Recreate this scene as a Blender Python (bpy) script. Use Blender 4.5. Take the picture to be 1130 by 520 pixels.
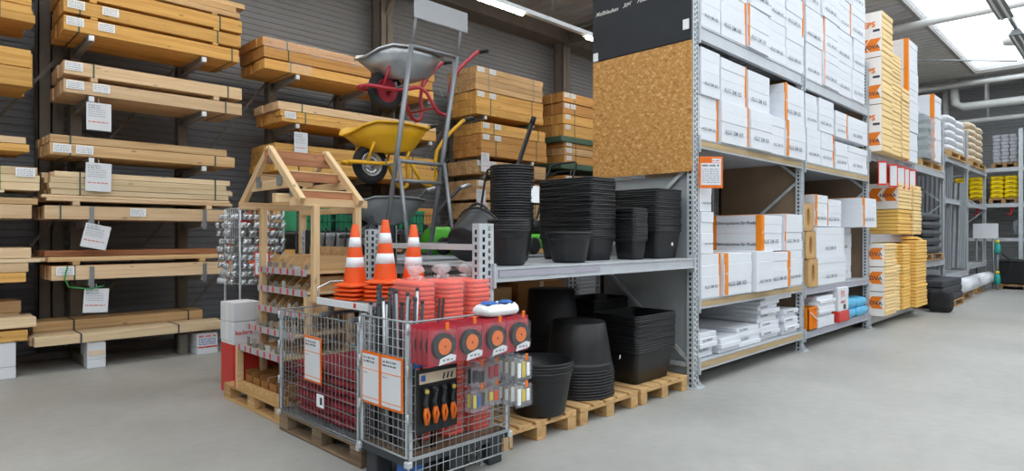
import bpy, math, random
from mathutils import Vector, Matrix

random.seed(7)
S = bpy.context.scene
COL = S.collection
for _o in list(bpy.data.objects):
    bpy.data.objects.remove(_o)
PI = math.pi

# ---------------------------------------------------------------- camera, sky, exposure
# world frame: x runs along the racks (to the right vanishing point), y across the aisles, metres
cam_d = bpy.data.cameras.new('camera')
cam_d.sensor_fit = 'HORIZONTAL'
cam_d.sensor_width = 36.0
cam_d.lens = 36.0 * 690.0 / 1130.0
cam_d.clip_end = 200
cam = bpy.data.objects.new('camera', cam_d)
COL.objects.link(cam)
cam.location = (0, 0, 1.5)
cam.rotation_euler = (PI / 2, 0, -PI / 4)
S.camera = cam

W = bpy.data.worlds.new('overcast_sky')
S.world = W
W.use_nodes = True
bg = W.node_tree.nodes['Background']
bg.inputs['Color'].default_value = (0.90, 0.96, 1.0, 1)
bg.inputs['Strength'].default_value = 2.7

S.view_settings.view_transform = 'Standard'
S.view_settings.look = 'None'
S.view_settings.gamma = 1
S.view_settings.use_curve_mapping = False
S.view_settings.exposure = 0.1
S.cycles.use_denoising = True
S.cycles.max_bounces = 9
S.cycles.diffuse_bounces = 5
S.cycles.transparent_max_bounces = 24
S.cycles.sample_clamp_indirect = 6.0
S.cycles.caustics_reflective = False
S.cycles.caustics_refractive = False


# ---------------------------------------------------------------- materials
def lin(h):
    h = h.lstrip('#')
    c = [int(h[i:i + 2], 16) / 255 for i in (0, 2, 4)]
    return tuple(x / 12.92 if x <= 0.04045 else ((x + 0.055) / 1.055) ** 2.4 for x in c)


MATS = {}


def base_mat(name):
    m = bpy.data.materials.new(name)
    m.use_nodes = True
    nt = m.node_tree
    b = nt.nodes['Principled BSDF']
    return m, nt, b


def mat(name, col, rough=0.6, metal=0.0, var=0.06, scale=6.0, rnd=0.0, bump=0.0, stretch=(1, 1, 1), spec=0.4):
    """plain surface with fine mottling (var) and a per-object shade shift (rnd)"""
    m, nt, b = base_mat(name)
    N, L = nt.nodes, nt.links
    tc = N.new('ShaderNodeTexCoord')
    mp = N.new('ShaderNodeMapping')
    mp.inputs['Scale'].default_value = stretch
    L.new(tc.outputs['Object'], mp.inputs['Vector'])
    no = N.new('ShaderNodeTexNoise')
    no.inputs['Scale'].default_value = scale
    no.inputs['Detail'].default_value = 5
    L.new(mp.outputs['Vector'], no.inputs['Vector'])
    rp = N.new('ShaderNodeMapRange')
    rp.inputs['From Min'].default_value = 0.3
    rp.inputs['From Max'].default_value = 0.7
    rp.inputs['To Min'].default_value = 1 - var
    rp.inputs['To Max'].default_value = 1 + var
    L.new(no.outputs['Fac'], rp.inputs['Value'])
    val = rp.outputs['Result']
    if rnd:
        oi = N.new('ShaderNodeObjectInfo')
        r2 = N.new('ShaderNodeMapRange')
        r2.inputs['To Min'].default_value = 1 - rnd
        r2.inputs['To Max'].default_value = 1 + rnd
        L.new(oi.outputs['Random'], r2.inputs['Value'])
        mu = N.new('ShaderNodeMath')
        mu.operation = 'MULTIPLY'
        L.new(val, mu.inputs[0])
        L.new(r2.outputs['Result'], mu.inputs[1])
        val = mu.outputs[0]
    hs = N.new('ShaderNodeHueSaturation')
    hs.inputs['Color'].default_value = (*lin(col), 1)
    L.new(val, hs.inputs['Value'])
    L.new(hs.outputs['Color'], b.inputs['Base Color'])
    b.inputs['Roughness'].default_value = rough
    b.inputs['Metallic'].default_value = metal
    b.inputs['Specular IOR Level'].default_value = spec
    if bump:
        bp = N.new('ShaderNodeBump')
        bp.inputs['Strength'].default_value = bump
        bp.inputs['Distance'].default_value = 0.01
        L.new(no.outputs['Fac'], bp.inputs['Height'])
        L.new(bp.outputs['Normal'], b.inputs['Normal'])
    MATS[name] = m
    return m


def wood(name, c1, c2, rough=0.62, rnd=0.14, axis=0, grain=26.0):
    """sawn timber: grain streaks along one local axis, a few knots, board-to-board shade"""
    m, nt, b = base_mat(name)
    N, L = nt.nodes, nt.links
    tc = N.new('ShaderNodeTexCoord')
    oi = N.new('ShaderNodeObjectInfo')
    mp = N.new('ShaderNodeMapping')
    sc = [grain, grain, grain]
    sc[axis] = 1.1
    mp.inputs['Scale'].default_value = sc
    cb = N.new('ShaderNodeVectorMath')
    cb.operation = 'SCALE'
    cb.inputs[0].default_value = (13.0, 7.0, 5.0)
    L.new(oi.outputs['Random'], cb.inputs['Scale'])
    ad = N.new('ShaderNodeVectorMath')
    ad.operation = 'ADD'
    L.new(tc.outputs['Object'], ad.inputs[0])
    L.new(cb.outputs['Vector'], ad.inputs[1])
    L.new(ad.outputs['Vector'], mp.inputs['Vector'])
    no = N.new('ShaderNodeTexNoise')
    no.inputs['Scale'].default_value = 1.0
    no.inputs['Detail'].default_value = 6
    no.inputs['Distortion'].default_value = 0.6
    L.new(mp.outputs['Vector'], no.inputs['Vector'])
    cr = N.new('ShaderNodeValToRGB')
    cr.color_ramp.elements[0].position = 0.3
    cr.color_ramp.elements[0].color = (*lin(c2), 1)
    cr.color_ramp.elements[1].position = 0.68
    cr.color_ramp.elements[1].color = (*lin(c1), 1)
    L.new(no.outputs['Fac'], cr.inputs['Fac'])
    # knots
    m2 = N.new('ShaderNodeMapping')
    s2 = [9, 9, 9]
    s2[axis] = 3.2
    m2.inputs['Scale'].default_value = s2
    L.new(ad.outputs['Vector'], m2.inputs['Vector'])
    vo = N.new('ShaderNodeTexVoronoi')
    vo.inputs['Scale'].default_value = 1.0
    L.new(m2.outputs['Vector'], vo.inputs['Vector'])
    kn = N.new('ShaderNodeMapRange')
    kn.inputs['From Min'].default_value = 0.06
    kn.inputs['From Max'].default_value = 0.13
    kn.inputs['To Min'].default_value = 0.55
    kn.inputs['To Max'].default_value = 1.0
    L.new(vo.outputs['Distance'], kn.inputs['Value'])
    r2 = N.new('ShaderNodeMapRange')
    r2.inputs['To Min'].default_value = 1 - rnd
    r2.inputs['To Max'].default_value = 1 + rnd * 0.8
    L.new(oi.outputs['Random'], r2.inputs['Value'])
    mu = N.new('ShaderNodeMath')
    mu.operation = 'MULTIPLY'
    L.new(kn.outputs['Result'], mu.inputs[0])
    L.new(r2.outputs['Result'], mu.inputs[1])
    hs = N.new('ShaderNodeHueSaturation')
    L.new(cr.outputs['Color'], hs.inputs['Color'])
    L.new(mu.outputs[0], hs.inputs['Value'])
    L.new(hs.outputs['Color'], b.inputs['Base Color'])
    b.inputs['Roughness'].default_value = rough
    b.inputs['Specular IOR Level'].default_value = 0.25
    MATS[name] = m
    return m


def clear(name, col=(0.95, 0.97, 1.0), alpha=0.25, rough=0.15):
    """thin clear plastic film"""
    m, nt, b = base_mat(name)
    N, L = nt.nodes, nt.links
    b.inputs['Base Color'].default_value = (*col, 1)
    b.inputs['Roughness'].default_value = rough
    t = N.new('ShaderNodeBsdfTransparent')
    mx = N.new('ShaderNodeMixShader')
    mx.inputs['Fac'].default_value = alpha
    out = N['Material Output']
    L.new(t.outputs[0], mx.inputs[1])
    L.new(b.outputs[0], mx.inputs[2])
    L.new(mx.outputs[0], out.inputs['Surface'])
    MATS[name] = m
    return m


def emit(name, col, strength):
    m, nt, b = base_mat(name)
    b.inputs['Base Color'].default_value = (*lin(col), 1)
    b.inputs['Emission Color'].default_value = (*lin(col), 1)
    b.inputs['Emission Strength'].default_value = strength
    MATS[name] = m
    return m


def osb_mat():
    """strand board: short flakes lying in several directions"""
    m, nt, b = base_mat('osb')
    N, L = nt.nodes, nt.links
    tc = N.new('ShaderNodeTexCoord')
    acc = None
    for k, (rot, a, c, w) in enumerate(((0.45, 60, 14, 0.30), (-0.75, 55, 13, 0.30), (1.35, 58, 15, 0.25), (-0.15, 46, 11, 0.25))):
        mp = N.new('ShaderNodeMapping')
        mp.inputs['Rotation'].default_value = (rot, 0, 0)
        mp.inputs['Location'].default_value = (0, 3.1 * k, 1.7 * k)
        m2 = N.new('ShaderNodeMapping')
        m2.inputs['Scale'].default_value = (1, c, a)
        L.new(tc.outputs['Object'], mp.inputs['Vector'])
        L.new(mp.outputs['Vector'], m2.inputs['Vector'])
        no = N.new('ShaderNodeTexNoise')
        no.inputs['Scale'].default_value = 1.0
        no.inputs['Detail'].default_value = 1.5
        L.new(m2.outputs['Vector'], no.inputs['Vector'])
        mu = N.new('ShaderNodeMath')
        mu.operation = 'MULTIPLY_ADD'
        mu.inputs[1].default_value = w
        if acc is None:
            mu.inputs[2].default_value = 0.0
        else:
            L.new(acc, mu.inputs[2])
        L.new(no.outputs['Fac'], mu.inputs[0])
        acc = mu.outputs[0]
    cr = N.new('ShaderNodeValToRGB')
    e = cr.color_ramp.elements
    e[0].position, e[0].color = 0.40, (*lin('99632b'), 1)
    e[1].position, e[1].color = 0.70, (*lin('ecc288'), 1)
    for p, c in ((0.48, 'b9813e'), (0.58, 'ca9552')):
        k = e.new(p)
        k.color = (*lin(c), 1)
    L.new(acc, cr.inputs['Fac'])
    L.new(cr.outputs['Color'], b.inputs['Base Color'])
    b.inputs['Roughness'].default_value = 0.6
    MATS['osb'] = m


def floor_mat():
    m, nt, b = base_mat('concrete')
    N, L = nt.nodes, nt.links
    tc = N.new('ShaderNodeTexCoord')
    n1 = N.new('ShaderNodeTexNoise')
    n1.inputs['Scale'].default_value = 0.55
    n1.inputs['Detail'].default_value = 7
    n1.inputs['Roughness'].default_value = 0.62
    L.new(tc.outputs['Object'], n1.inputs['Vector'])
    cr = N.new('ShaderNodeValToRGB')
    cr.color_ramp.elements[0].position = 0.3
    cr.color_ramp.elements[0].color = (*lin('95948f'), 1)
    cr.color_ramp.elements[1].position = 0.72
    cr.color_ramp.elements[1].color = (*lin('aeada9'), 1)
    L.new(n1.outputs['Fac'], cr.inputs['Fac'])
    n2 = N.new('ShaderNodeTexNoise')
    n2.inputs['Scale'].default_value = 9
    n2.inputs['Detail'].default_value = 9
    L.new(tc.outputs['Object'], n2.inputs['Vector'])
    rp = N.new('ShaderNodeMapRange')
    rp.inputs['From Min'].default_value = 0.3
    rp.inputs['From Max'].default_value = 0.7
    rp.inputs['To Min'].default_value = 0.95
    rp.inputs['To Max'].default_value = 1.05
    L.new(n2.outputs['Fac'], rp.inputs['Value'])
    hs = N.new('ShaderNodeHueSaturation')
    L.new(cr.outputs['Color'], hs.inputs['Color'])
    L.new(rp.outputs['Result'], hs.inputs['Value'])
    L.new(hs.outputs['Color'], b.inputs['Base Color'])
    r3 = N.new('ShaderNodeMapRange')
    r3.inputs['To Min'].default_value = 0.38
    r3.inputs['To Max'].default_value = 0.6
    L.new(n1.outputs['Fac'], r3.inputs['Value'])
    L.new(r3.outputs['Result'], b.inputs['Roughness'])
    MATS['concrete'] = m


floor_mat()
osb_mat()
mat('tarpaulin', '4a6453', 0.6, var=0.12, scale=5)
mat('shovel_steel', 'b4babf', 0.4, 0.2, var=0.1)
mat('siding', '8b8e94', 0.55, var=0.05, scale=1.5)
mat('siding_far_lit', 'a6a8aa', 0.55, var=0.05, scale=1.5)  # siding in a lighter colour, standing in for stronger light at the far end
mat('roof_deck', 'c0bdbb', 0.7, var=0.05, scale=2)
mat('roof_edge', '8b8884', 0.6)
mat('brown_steel', '78716a', 0.6, var=0.12, scale=5)
mat('arm_steel', 'a4a6a8', 0.45, 0.3, var=0.08)
mat('arm_end', 'dfe2e4', 0.4, 0.3)
mat('galv', 'c4cace', 0.45, 0.2, var=0.10, scale=14)
mat('galv_light', 'c6cbce', 0.45, 0.25, var=0.06, scale=10)
mat('hole_shade', '2c2f33', 0.8)
mat('beam_grey', 'bfc3c8', 0.45, 0.15, var=0.05)
mat('price_tan', 'b8a078', 0.6, var=0.12, scale=7, stretch=(0.4, 1, 3))
mat('price_lilac', 'a8a6b2', 0.5)
mat('deck_grey', 'adb0b4', 0.5, 0.15, var=0.06)
mat('board_brown', '8f7862', 0.7, var=0.06, scale=3)
mat('panel_grey', 'a9adb0', 0.55, 0.1, var=0.04)
mat('white_foam', 'e0e3e9', 0.7, var=0.012, scale=20, rnd=0.02)
mat('white_print', 'dde0e5', 0.5, var=0.01)
mat('grey_ink', '6f747d', 0.6)
mat('dark_ink', '3d4048', 0.6)
mat('orange_band', 'ee8a1c', 0.45, var=0.05)
mat('orange_ink', 'f0801a', 0.5, var=0.04)
mat('yellow_foam', 'f1d298', 0.65, var=0.03, scale=12, rnd=0.06)
mat('gold_foam', 'efc169', 0.6, var=0.03, scale=12, rnd=0.05)
mat('film_white', 'f3ece6', 0.35, var=0.03)
mat('black_plastic', '18191c', 0.45, var=0.05, scale=8, spec=0.5)
mat('black_plastic_dull', '151619', 0.55, var=0.05, scale=8)
mat('black_rubber', '222224', 0.75, var=0.1)
mat('grey_bag', '45484f', 0.5, var=0.2, scale=4, bump=0.4)
mat('grey_dark', '3b3e43', 0.55, var=0.1)
mat('white_paper', 'dddfe3', 0.6, var=0.01)
mat('sticker', 'f4f6f8', 0.5)
mat('red_ink', 'd8392e', 0.5)
mat('tag_ink', '8c8f98', 0.6)
mat('chalkboard', '2e3136', 0.75, var=0.12, scale=2.5)
mat('chalk', 'e6e6e0', 0.9)
mat('strap_green', '3f5b4d', 0.4)
mat('strap_bright', '2f8f4a', 0.4)
mat('strap_steel', '8f9396', 0.4, 0.5)
mat('orange_frame', 'e5701d', 0.4)
mat('cone_orange', 'e8561a', 0.42, var=0.04)
mat('cone_white', 'e9ecf0', 0.35, var=0.02)
mat('stack_red', 'f04c2a', 0.5, var=0.12, scale=16, bump=0.2)
mat('stack_red_dark', 'c84530', 0.6, var=0.1, scale=16)
mat('red_paint', 'b02238', 0.3, var=0.03, spec=0.6)
mat('red_rim', '9c1f33', 0.4)
mat('yellow_paint', 'e0a91c', 0.35, var=0.03)
mat('wire', 'a9aeb1', 0.45, 0.3, var=0.06)
mat('wire_dark', '8c8f90', 0.5, 0.3, var=0.08)
mat('zinc', 'b9bdc0', 0.33, 0.75, var=0.12, scale=10)
mat('zinc_grey', '8a8f92', 0.45, 0.4, var=0.08)
mat('tube_steel', '85888c', 0.42, 0.45, var=0.08)
mat('shiny', 'd9dee2', 0.25, 0.35, var=0.05)
mat('chrome', 'd5dadf', 0.22, 0.9, var=0.05)
mat('mower_green', '4fae2a', 0.4)
mat('crate_green', '35a577', 0.45, var=0.1, scale=5)
mat('engine_black', '1d1d1f', 0.5)
mat('blue_bag', '5cb4dc', 0.4, var=0.08)
mat('red_net', '8e2430', 0.6, var=0.3, scale=25)
mat('red_card', 'b9303f', 0.35, var=0.05)
mat('red_box', 'cf3a35', 0.45)
mat('bag_yellow', 'e6c600', 0.5, var=0.12, scale=6)
mat('stone_grey', 'a3a6ab', 0.8, var=0.14, scale=8, rnd=0.06)
mat('sack_tan', 'd9c7ac', 0.6, var=0.1, rnd=0.06)
mat('sheet_grey', '8c9096', 0.35, 0.1, var=0.05)
mat('cardboard', 'c29a66', 0.7, var=0.06)
mat('cardboard_dark', 'a06c3a', 0.7, var=0.08)
mat('teal', '2aa396', 0.4)
mat('yellow_cap', 'e8d23a', 0.4)
mat('pipe_white', 'dcdedd', 0.5)
mat('blue_print', '2d5fa8', 0.45)
mat('tool_yellow', 'd8c04a', 0.5)
mat('lamp_housing', 'cfd2d3', 0.5)
mat('rail_strip', 'aeb1b8', 0.4)
emit('tube_glow', 'ffecd0', 42.0)
clear('film_clear', alpha=0.16, rough=0.12)
clear('film_bag', alpha=0.10, rough=0.2)
clear('blister', alpha=0.07, rough=0.1)
clear('acrylic', alpha=0.45, rough=0.3)
clear('film_wrap', alpha=0.3, rough=0.2)
mat('sheet_teal', '6f8487', 0.5, var=0.1)
clear('plexi', col=(0.55, 0.57, 0.6), alpha=0.42, rough=0.25)
clear('pack_back', col=(0.35, 0.36, 0.4), alpha=0.35, rough=0.3)
wood('pine', 'e8caa4', 'd4b189')
wood('pine_pale', 'ead4b0', 'd8bb92')
wood('honey', 'e6b66c', 'cc974f')
wood('amber', 'd3a060', 'b37f44')
wood('tan_wood', 'd8b588', 'bb9566')
wood('pallet_wood', 'b89468', '93704a', rnd=0.18)
wood('pallet_old', '8f7a63', '6f5c49', rnd=0.18)
wood('pallet_new', 'd3ae7c', 'b9915e', rnd=0.12)
wood('redwood', 'b98562', '955f42', axis=0, rnd=0.1)
wood('frame_wood', 'e0c49c', 'cda87a', rnd=0.08)


# ---------------------------------------------------------------- mesh building
class MB:
    def __init__(self):
        self.v, self.f, self.m, self.s = [], [], [], []

    def add(self, vs, fs, m=0, smooth=False):
        o = len(self.v)
        self.v += [tuple(p) for p in vs]
        for f in fs:
            self.f.append(tuple(o + i for i in f))
            self.m.append(m)
            self.s.append(smooth)
        return self

    def box(self, x0, y0, z0, x1, y1, z1, m=0, mtx=None, c=0.0):
        if c <= 0:
            vs = [(x0, y0, z0), (x1, y0, z0), (x1, y1, z0), (x0, y1, z0), (x0, y0, z1), (x1, y0, z1), (x1, y1, z1), (x0, y1, z1)]
            fs = [(0, 3, 2, 1), (4, 5, 6, 7), (0, 1, 5, 4), (1, 2, 6, 5), (2, 3, 7, 6), (3, 0, 4, 7)]
        else:
            c = min(c, abs(x1 - x0) * 0.45, abs(y1 - y0) * 0.45, abs(z1 - z0) * 0.45)
            lo, hi = (x0, y0, z0), (x1, y1, z1)
            vs, ix = [], {}
            for cx in (0, 1):
                for cy in (0, 1):
                    for cz in (0, 1):
                        for ax in (0, 1, 2):
                            p = []
                            for a, s in enumerate((cx, cy, cz)):
                                e = hi[a] if s else lo[a]
                                if a != ax:
                                    e += -c if s else c
                                p.append(e)
                            ix[(cx, cy, cz, ax)] = len(vs)
                            vs.append(tuple(p))
            g = lambda a, b, d, x: ix[(a, b, d, x)]
            fs = [(g(0, 0, 0, 0), g(0, 0, 1, 0), g(0, 1, 1, 0), g(0, 1, 0, 0)), (g(1, 0, 0, 0), g(1, 1, 0, 0), g(1, 1, 1, 0), g(1, 0, 1, 0)),
                  (g(0, 0, 0, 1), g(1, 0, 0, 1), g(1, 0, 1, 1), g(0, 0, 1, 1)), (g(0, 1, 0, 1), g(0, 1, 1, 1), g(1, 1, 1, 1), g(1, 1, 0, 1)),
                  (g(0, 0, 0, 2), g(0, 1, 0, 2), g(1, 1, 0, 2), g(1, 0, 0, 2)), (g(0, 0, 1, 2), g(1, 0, 1, 2), g(1, 1, 1, 2), g(0, 1, 1, 2))]
            for a in (0, 1):
                for b in (0, 1):
                    fs.append((g(a, b, 0, 0), g(a, b, 1, 0), g(a, b, 1, 1), g(a, b, 0, 1)))
                    fs.append((g(a, 0, b, 0), g(a, 1, b, 0), g(a, 1, b, 2), g(a, 0, b, 2)))
                    fs.append((g(0, a, b, 1), g(1, a, b, 1), g(1, a, b, 2), g(0, a, b, 2)))
                    for d in (0, 1):
                        fs.append((g(a, b, d, 0), g(a, b, d, 1), g(a, b, d, 2)))
        if mtx is not None:
            vs = [tuple(mtx @ Vector(p)) for p in vs]
        return self.add(vs, fs, m)

    def bar(self, p, q, w, h, m=0, up=(0, 0, 1), c=0.0):
        """rectangular bar from p to q: w across, h along up"""
        p, q = Vector(p), Vector(q)
        d = q - p
        x = d.normalized()
        u = Vector(up)
        if abs(x.dot(u)) > 0.98:
            u = Vector((0, 1, 0))
        y = u.cross(x).normalized()
        z = x.cross(y)
        mt = Matrix(((x.x, y.x, z.x, p.x), (x.y, y.y, z.y, p.y), (x.z, y.z, z.z, p.z), (0, 0, 0, 1)))
        return self.box(0, -w / 2, -h / 2, d.length, w / 2, h / 2, m, mt, c)

    def tube(self, pts, r, n=8, m=0, caps=True, closed=False):
        pts = [Vector(p) for p in pts]
        k = len(pts)
        rs = r if isinstance(r, (list, tuple)) else [r] * k
        vs, fs = [], []
        prev = None
        for i, p in enumerate(pts):
            if closed:
                t = (pts[(i + 1) % k] - pts[i - 1]).normalized()
            else:
                t = (pts[min(i + 1, k - 1)] - pts[max(i - 1, 0)]).normalized()
            if prev is None:
                a = Vector((0, 0, 1)) if abs(t.z) < 0.9 else Vector((1, 0, 0))
                nx = t.cross(a).normalized()
            else:
                nx = (prev - t * prev.dot(t)).normalized()
            prev = nx
            ny = t.cross(nx)
            for j in range(n):
                an = 2 * PI * j / n
                vs.append(p + (nx * math.cos(an) + ny * math.sin(an)) * rs[i])
        for i in range(k if closed else k - 1):
            a, b = i * n, ((i + 1) % k) * n
            for j in range(n):
                fs.append((a + j, a + (j + 1) % n, b + (j + 1) % n, b + j))
        if caps and not closed:
            fs.append(tuple(range(n))[::-1])
            fs.append(tuple(range((k - 1) * n, k * n)))
        return self.add(vs, fs, m, True)

    def lathe(self, prof, n=24, m=0, o=(0, 0, 0), mtx=None, smooth=True, sx=1.0, sy=1.0):
        vs, fs = [], []
        for r, z in prof:
            for j in range(n):
                a = 2 * PI * j / n
                vs.append((o[0] + r * math.cos(a) * sx, o[1] + r * math.sin(a) * sy, o[2] + z))
        for i in range(len(prof) - 1):
            for j in range(n):
                fs.append((i * n + j, i * n + (j + 1) % n, (i + 1) * n + (j + 1) % n, (i + 1) * n + j))
        if mtx is not None:
            vs = [tuple(mtx @ Vector(p)) for p in vs]
        self.add(vs, fs, m, smooth)
        return self

    def prism(self, poly, lo, hi, axis=2, m=0):
        """polygon extruded along an axis; poly holds the two other coordinates in cyclic order"""
        def P(a, b, t):
            return ((t, a, b), (b, t, a), (a, b, t))[axis]
        k = len(poly)
        vs = [P(a, b, lo) for a, b in poly] + [P(a, b, hi) for a, b in poly]
        fs = [tuple(range(k))[::-1], tuple(range(k, 2 * k))] + [(i, (i + 1) % k, k + (i + 1) % k, k + i) for i in range(k)]
        return self.add(vs, fs, m)

    def quad(self, a, b, c, d, m=0):
        return self.add([a, b, c, d], [(0, 1, 2, 3)], m)

    def mesh(self, name, mats):
        me = bpy.data.meshes.new(name)
        me.from_pydata(self.v, [], self.f)
        if not isinstance(mats, (list, tuple)):
            mats = [mats]
        for x in mats:
            me.materials.append(MATS[x])
        me.polygons.foreach_set('material_index', self.m)
        me.polygons.foreach_set('use_smooth', self.s)
        me.update()
        return me

    def build(self, name, mats, parent=None, loc=(0, 0, 0), rot=(0, 0, 0)):
        return place(name, self.mesh(name, mats), parent, loc, rot)


def place(name, me, parent=None, loc=(0, 0, 0), rot=(0, 0, 0)):
    o = bpy.data.objects.new(name, me)
    COL.objects.link(o)
    o.location = loc
    o.rotation_euler = rot
    if parent is not None:
        o.parent = parent
    return o


def tag(o, label, cat, group=None):
    o['label'] = label
    o['category'] = cat
    if group:
        o['group'] = group
    return o


def thing(name, label, cat, loc=(0, 0, 0), rotz=0.0, group=None):
    o = bpy.data.objects.new(name, None)
    COL.objects.link(o)
    o.location = loc
    o.rotation_euler = (0, 0, rotz)
    o.empty_display_size = 0.05
    return tag(o, label, cat, group)


def struct(o):
    o['kind'] = 'structure'
    return o


def copy_tree(o, parent=None):
    c = o.copy()
    COL.objects.link(c)
    if parent is not None:
        c.parent = parent
    for ch in list(o.children):
        copy_tree(ch, c)
    return c


_BOX = {}


def box_mesh(dx, dy, dz, m, c=0.004):
    """shared mesh: box of this size, local origin at its lower corner"""
    k = (round(dx, 3), round(dy, 3), round(dz, 3), m, c)
    if k not in _BOX:
        _BOX[k] = MB().box(0, 0, 0, k[0], k[1], k[2], 0, None, c).mesh('block', m)
    return _BOX[k]


_TXT = {}


def text_mesh(s, size, m, bold=0.0, shear=0.0):
    """lettering as a flat mesh in the local xz-plane facing -y, origin at lower left"""
    k = (s, size, m, bold, shear)
    if k not in _TXT:
        cu = bpy.data.curves.new('lettering', 'FONT')
        cu.body = s
        cu.size = size
        cu.shear = shear
        cu.offset = bold
        cu.resolution_u = 2
        ob = bpy.data.objects.new('lettering', cu)
        COL.objects.link(ob)
        bpy.context.view_layer.update()
        dg = bpy.context.evaluated_depsgraph_get()
        me = bpy.data.meshes.new_from_object(ob.evaluated_get(dg))
        for v in me.vertices:
            v.co = (v.co.x, 0.0, v.co.y)
        me.materials.clear()
        me.materials.append(MATS[m])
        bpy.data.objects.remove(ob)
        _TXT[k] = me
    return _TXT[k]


ORD = ['first', 'second', 'third', 'fourth', 'fifth', 'sixth', 'seventh', 'eighth', 'ninth', 'tenth', 'eleventh', 'twelfth',
       'thirteenth', 'fourteenth', 'fifteenth', 'sixteenth', 'seventeenth', 'eighteenth', 'nineteenth', 'twentieth',
       'twenty-first', 'twenty-second', 'twenty-third', 'twenty-fourth', 'twenty-fifth', 'twenty-sixth', 'twenty-seventh', 'twenty-eighth', 'twenty-ninth', 'thirtieth']


def scribble(name, parent, x, y, z, w, h, m, lines=3, seed=0, pitch=None, rot=(0, 0, 0), loc=None):
    """lines of small word-shaped marks in the xz-plane (print too small to read)"""
    rnd = random.Random(seed)
    mb = MB()
    pitch = pitch or h * 1.7
    for k in range(lines):
        a = 0.0
        while a < w * 0.98:
            ww = min(rnd.uniform(0.9, 3.2) * h, w - a)
            b = a
            while b < a + ww - h * 0.2:
                c = min(b + h * rnd.uniform(0.35, 0.6), a + ww)
                zz = h * rnd.uniform(0.65, 1.0)
                z0 = k * pitch
                mb.add([(x + b, y, z + z0), (x + c - h * 0.12, y, z + z0), (x + c - h * 0.12, y, z + z0 + zz), (x + b, y, z + z0 + zz)], [(0, 1, 2, 3)])
                b = c
            a += ww + h * 0.6
    return mb.build(name, m, parent, loc or (0, 0, 0), rot)

# ---------------------------------------------------------------- the hall
RU0, RU1, RV0, RV1, RH = -10.0, 25.0, -13.0, 9.85, 6.3
fm = MB().box(RU0, RV0, -0.1, RU1, RV1 + 0.1, 0.0)
struct(fm.build('floor', 'concrete'))


def ribbed(x0, x1, z0, z1, pitch, depth):
    """profile polyline of horizontal cladding ribs, (offset, z)"""
    p, z = [], z0
    while z < z1 - 1e-6:
        p += [(0, z), (0, z + pitch * 0.55), (depth, z + pitch * 0.68), (depth, z + pitch * 0.9)]
        z += pitch
    p.append((0, z1))
    return p


def clad_wall(name, a, b, out, z1, m):
    """wall from a to b (xy), ribs standing out along -out normal"""
    a, b = Vector((*a, 0)), Vector((*b, 0))
    n = Vector((*out, 0))
    mb = MB()
    pr = ribbed(0, 0, 0, z1, 0.093, 0.014)
    vs = []
    for d, z in pr:
        vs.append(a + n * (d - 0.014) + Vector((0, 0, z)))
        vs.append(b + n * (d - 0.014) + Vector((0, 0, z)))
    mb.add(vs, [(2 * i, 2 * i + 1, 2 * i + 3, 2 * i + 2) for i in range(len(pr) - 1)])
    c = n * 0.14
    mb.add([a + c, b + c, b + c + Vector((0, 0, z1)), a + c + Vector((0, 0, z1))], [(0, 1, 2, 3)])
    return struct(mb.build(name, m))


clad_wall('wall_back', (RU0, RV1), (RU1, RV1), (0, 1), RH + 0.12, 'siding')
clad_wall('wall_right', (RU1, RV1), (RU1, RV0), (1, 0), RH + 0.12, 'siding_far_lit')
struct(MB().box(RU0 - 0.15, RV0, 0, RU0, RV1 + 0.1, RH + 0.12).build('wall_left', 'panel_grey'))
struct(MB().box(RU0, RV0 - 0.15, 0, RU1, RV0, RH + 0.12).build('wall_front', 'panel_grey'))

# roof deck: corrugated strips around the long rooflights over the aisles
SKY = [(-9.0, 22.6, -11.6, -6.2), (-9.0, 22.6, -2.9, 3.35), (-9.0, 22.6, 5.2, 6.7)]  # first and last openings are out of view, added for their light


def deck_piece(mb, u0, u1, v0, v1):
    p, u = [], u0
    pitch = 0.28
    while u < u1 - 1e-6:
        w = min(pitch, u1 - u)
        p += [(u, 0), (u + w * 0.5, 0), (u + w * 0.6, 0.045), (u + w * 0.9, 0.045)]
        u += pitch
    p.append((u1, 0))
    vs = []
    for x, z in p:
        vs += [(x, v0, RH + z), (x, v1, RH + z)]
    mb.add(vs, [(2 * i, 2 * i + 1, 2 * i + 3, 2 * i + 2) for i in range(len(p) - 1)])
    mb.box(u0, v0, RH + 0.12, u1, v1, RH + 0.2)


mb = MB()
vs_ = [RV0] + [q for s in SKY for q in (s[2], s[3])] + [RV1 + 0.1]
for k in range(0, len(vs_), 2):
    deck_piece(mb, RU0, RU1, vs_[k], vs_[k + 1])
for s in SKY:
    deck_piece(mb, RU0, s[0], s[2], s[3])
    deck_piece(mb, s[1], RU1, s[2], s[3])
roof = struct(mb.build('ceiling', 'roof_deck'))
m, nt, b = base_mat('rooflight')
tl = nt.nodes.new('ShaderNodeBsdfTranslucent')
tl.inputs['Color'].default_value = (0.95, 0.97, 1, 1)
tp = nt.nodes.new('ShaderNodeBsdfTransparent')
mx = nt.nodes.new('ShaderNodeMixShader')
mx.inputs['Fac'].default_value = 0.2
nt.links.new(tp.outputs[0], mx.inputs[1])
nt.links.new(tl.outputs[0], mx.inputs[2])
nt.links.new(mx.outputs[0], nt.nodes['Material Output'].inputs['Surface'])
MATS['rooflight'] = m
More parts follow.
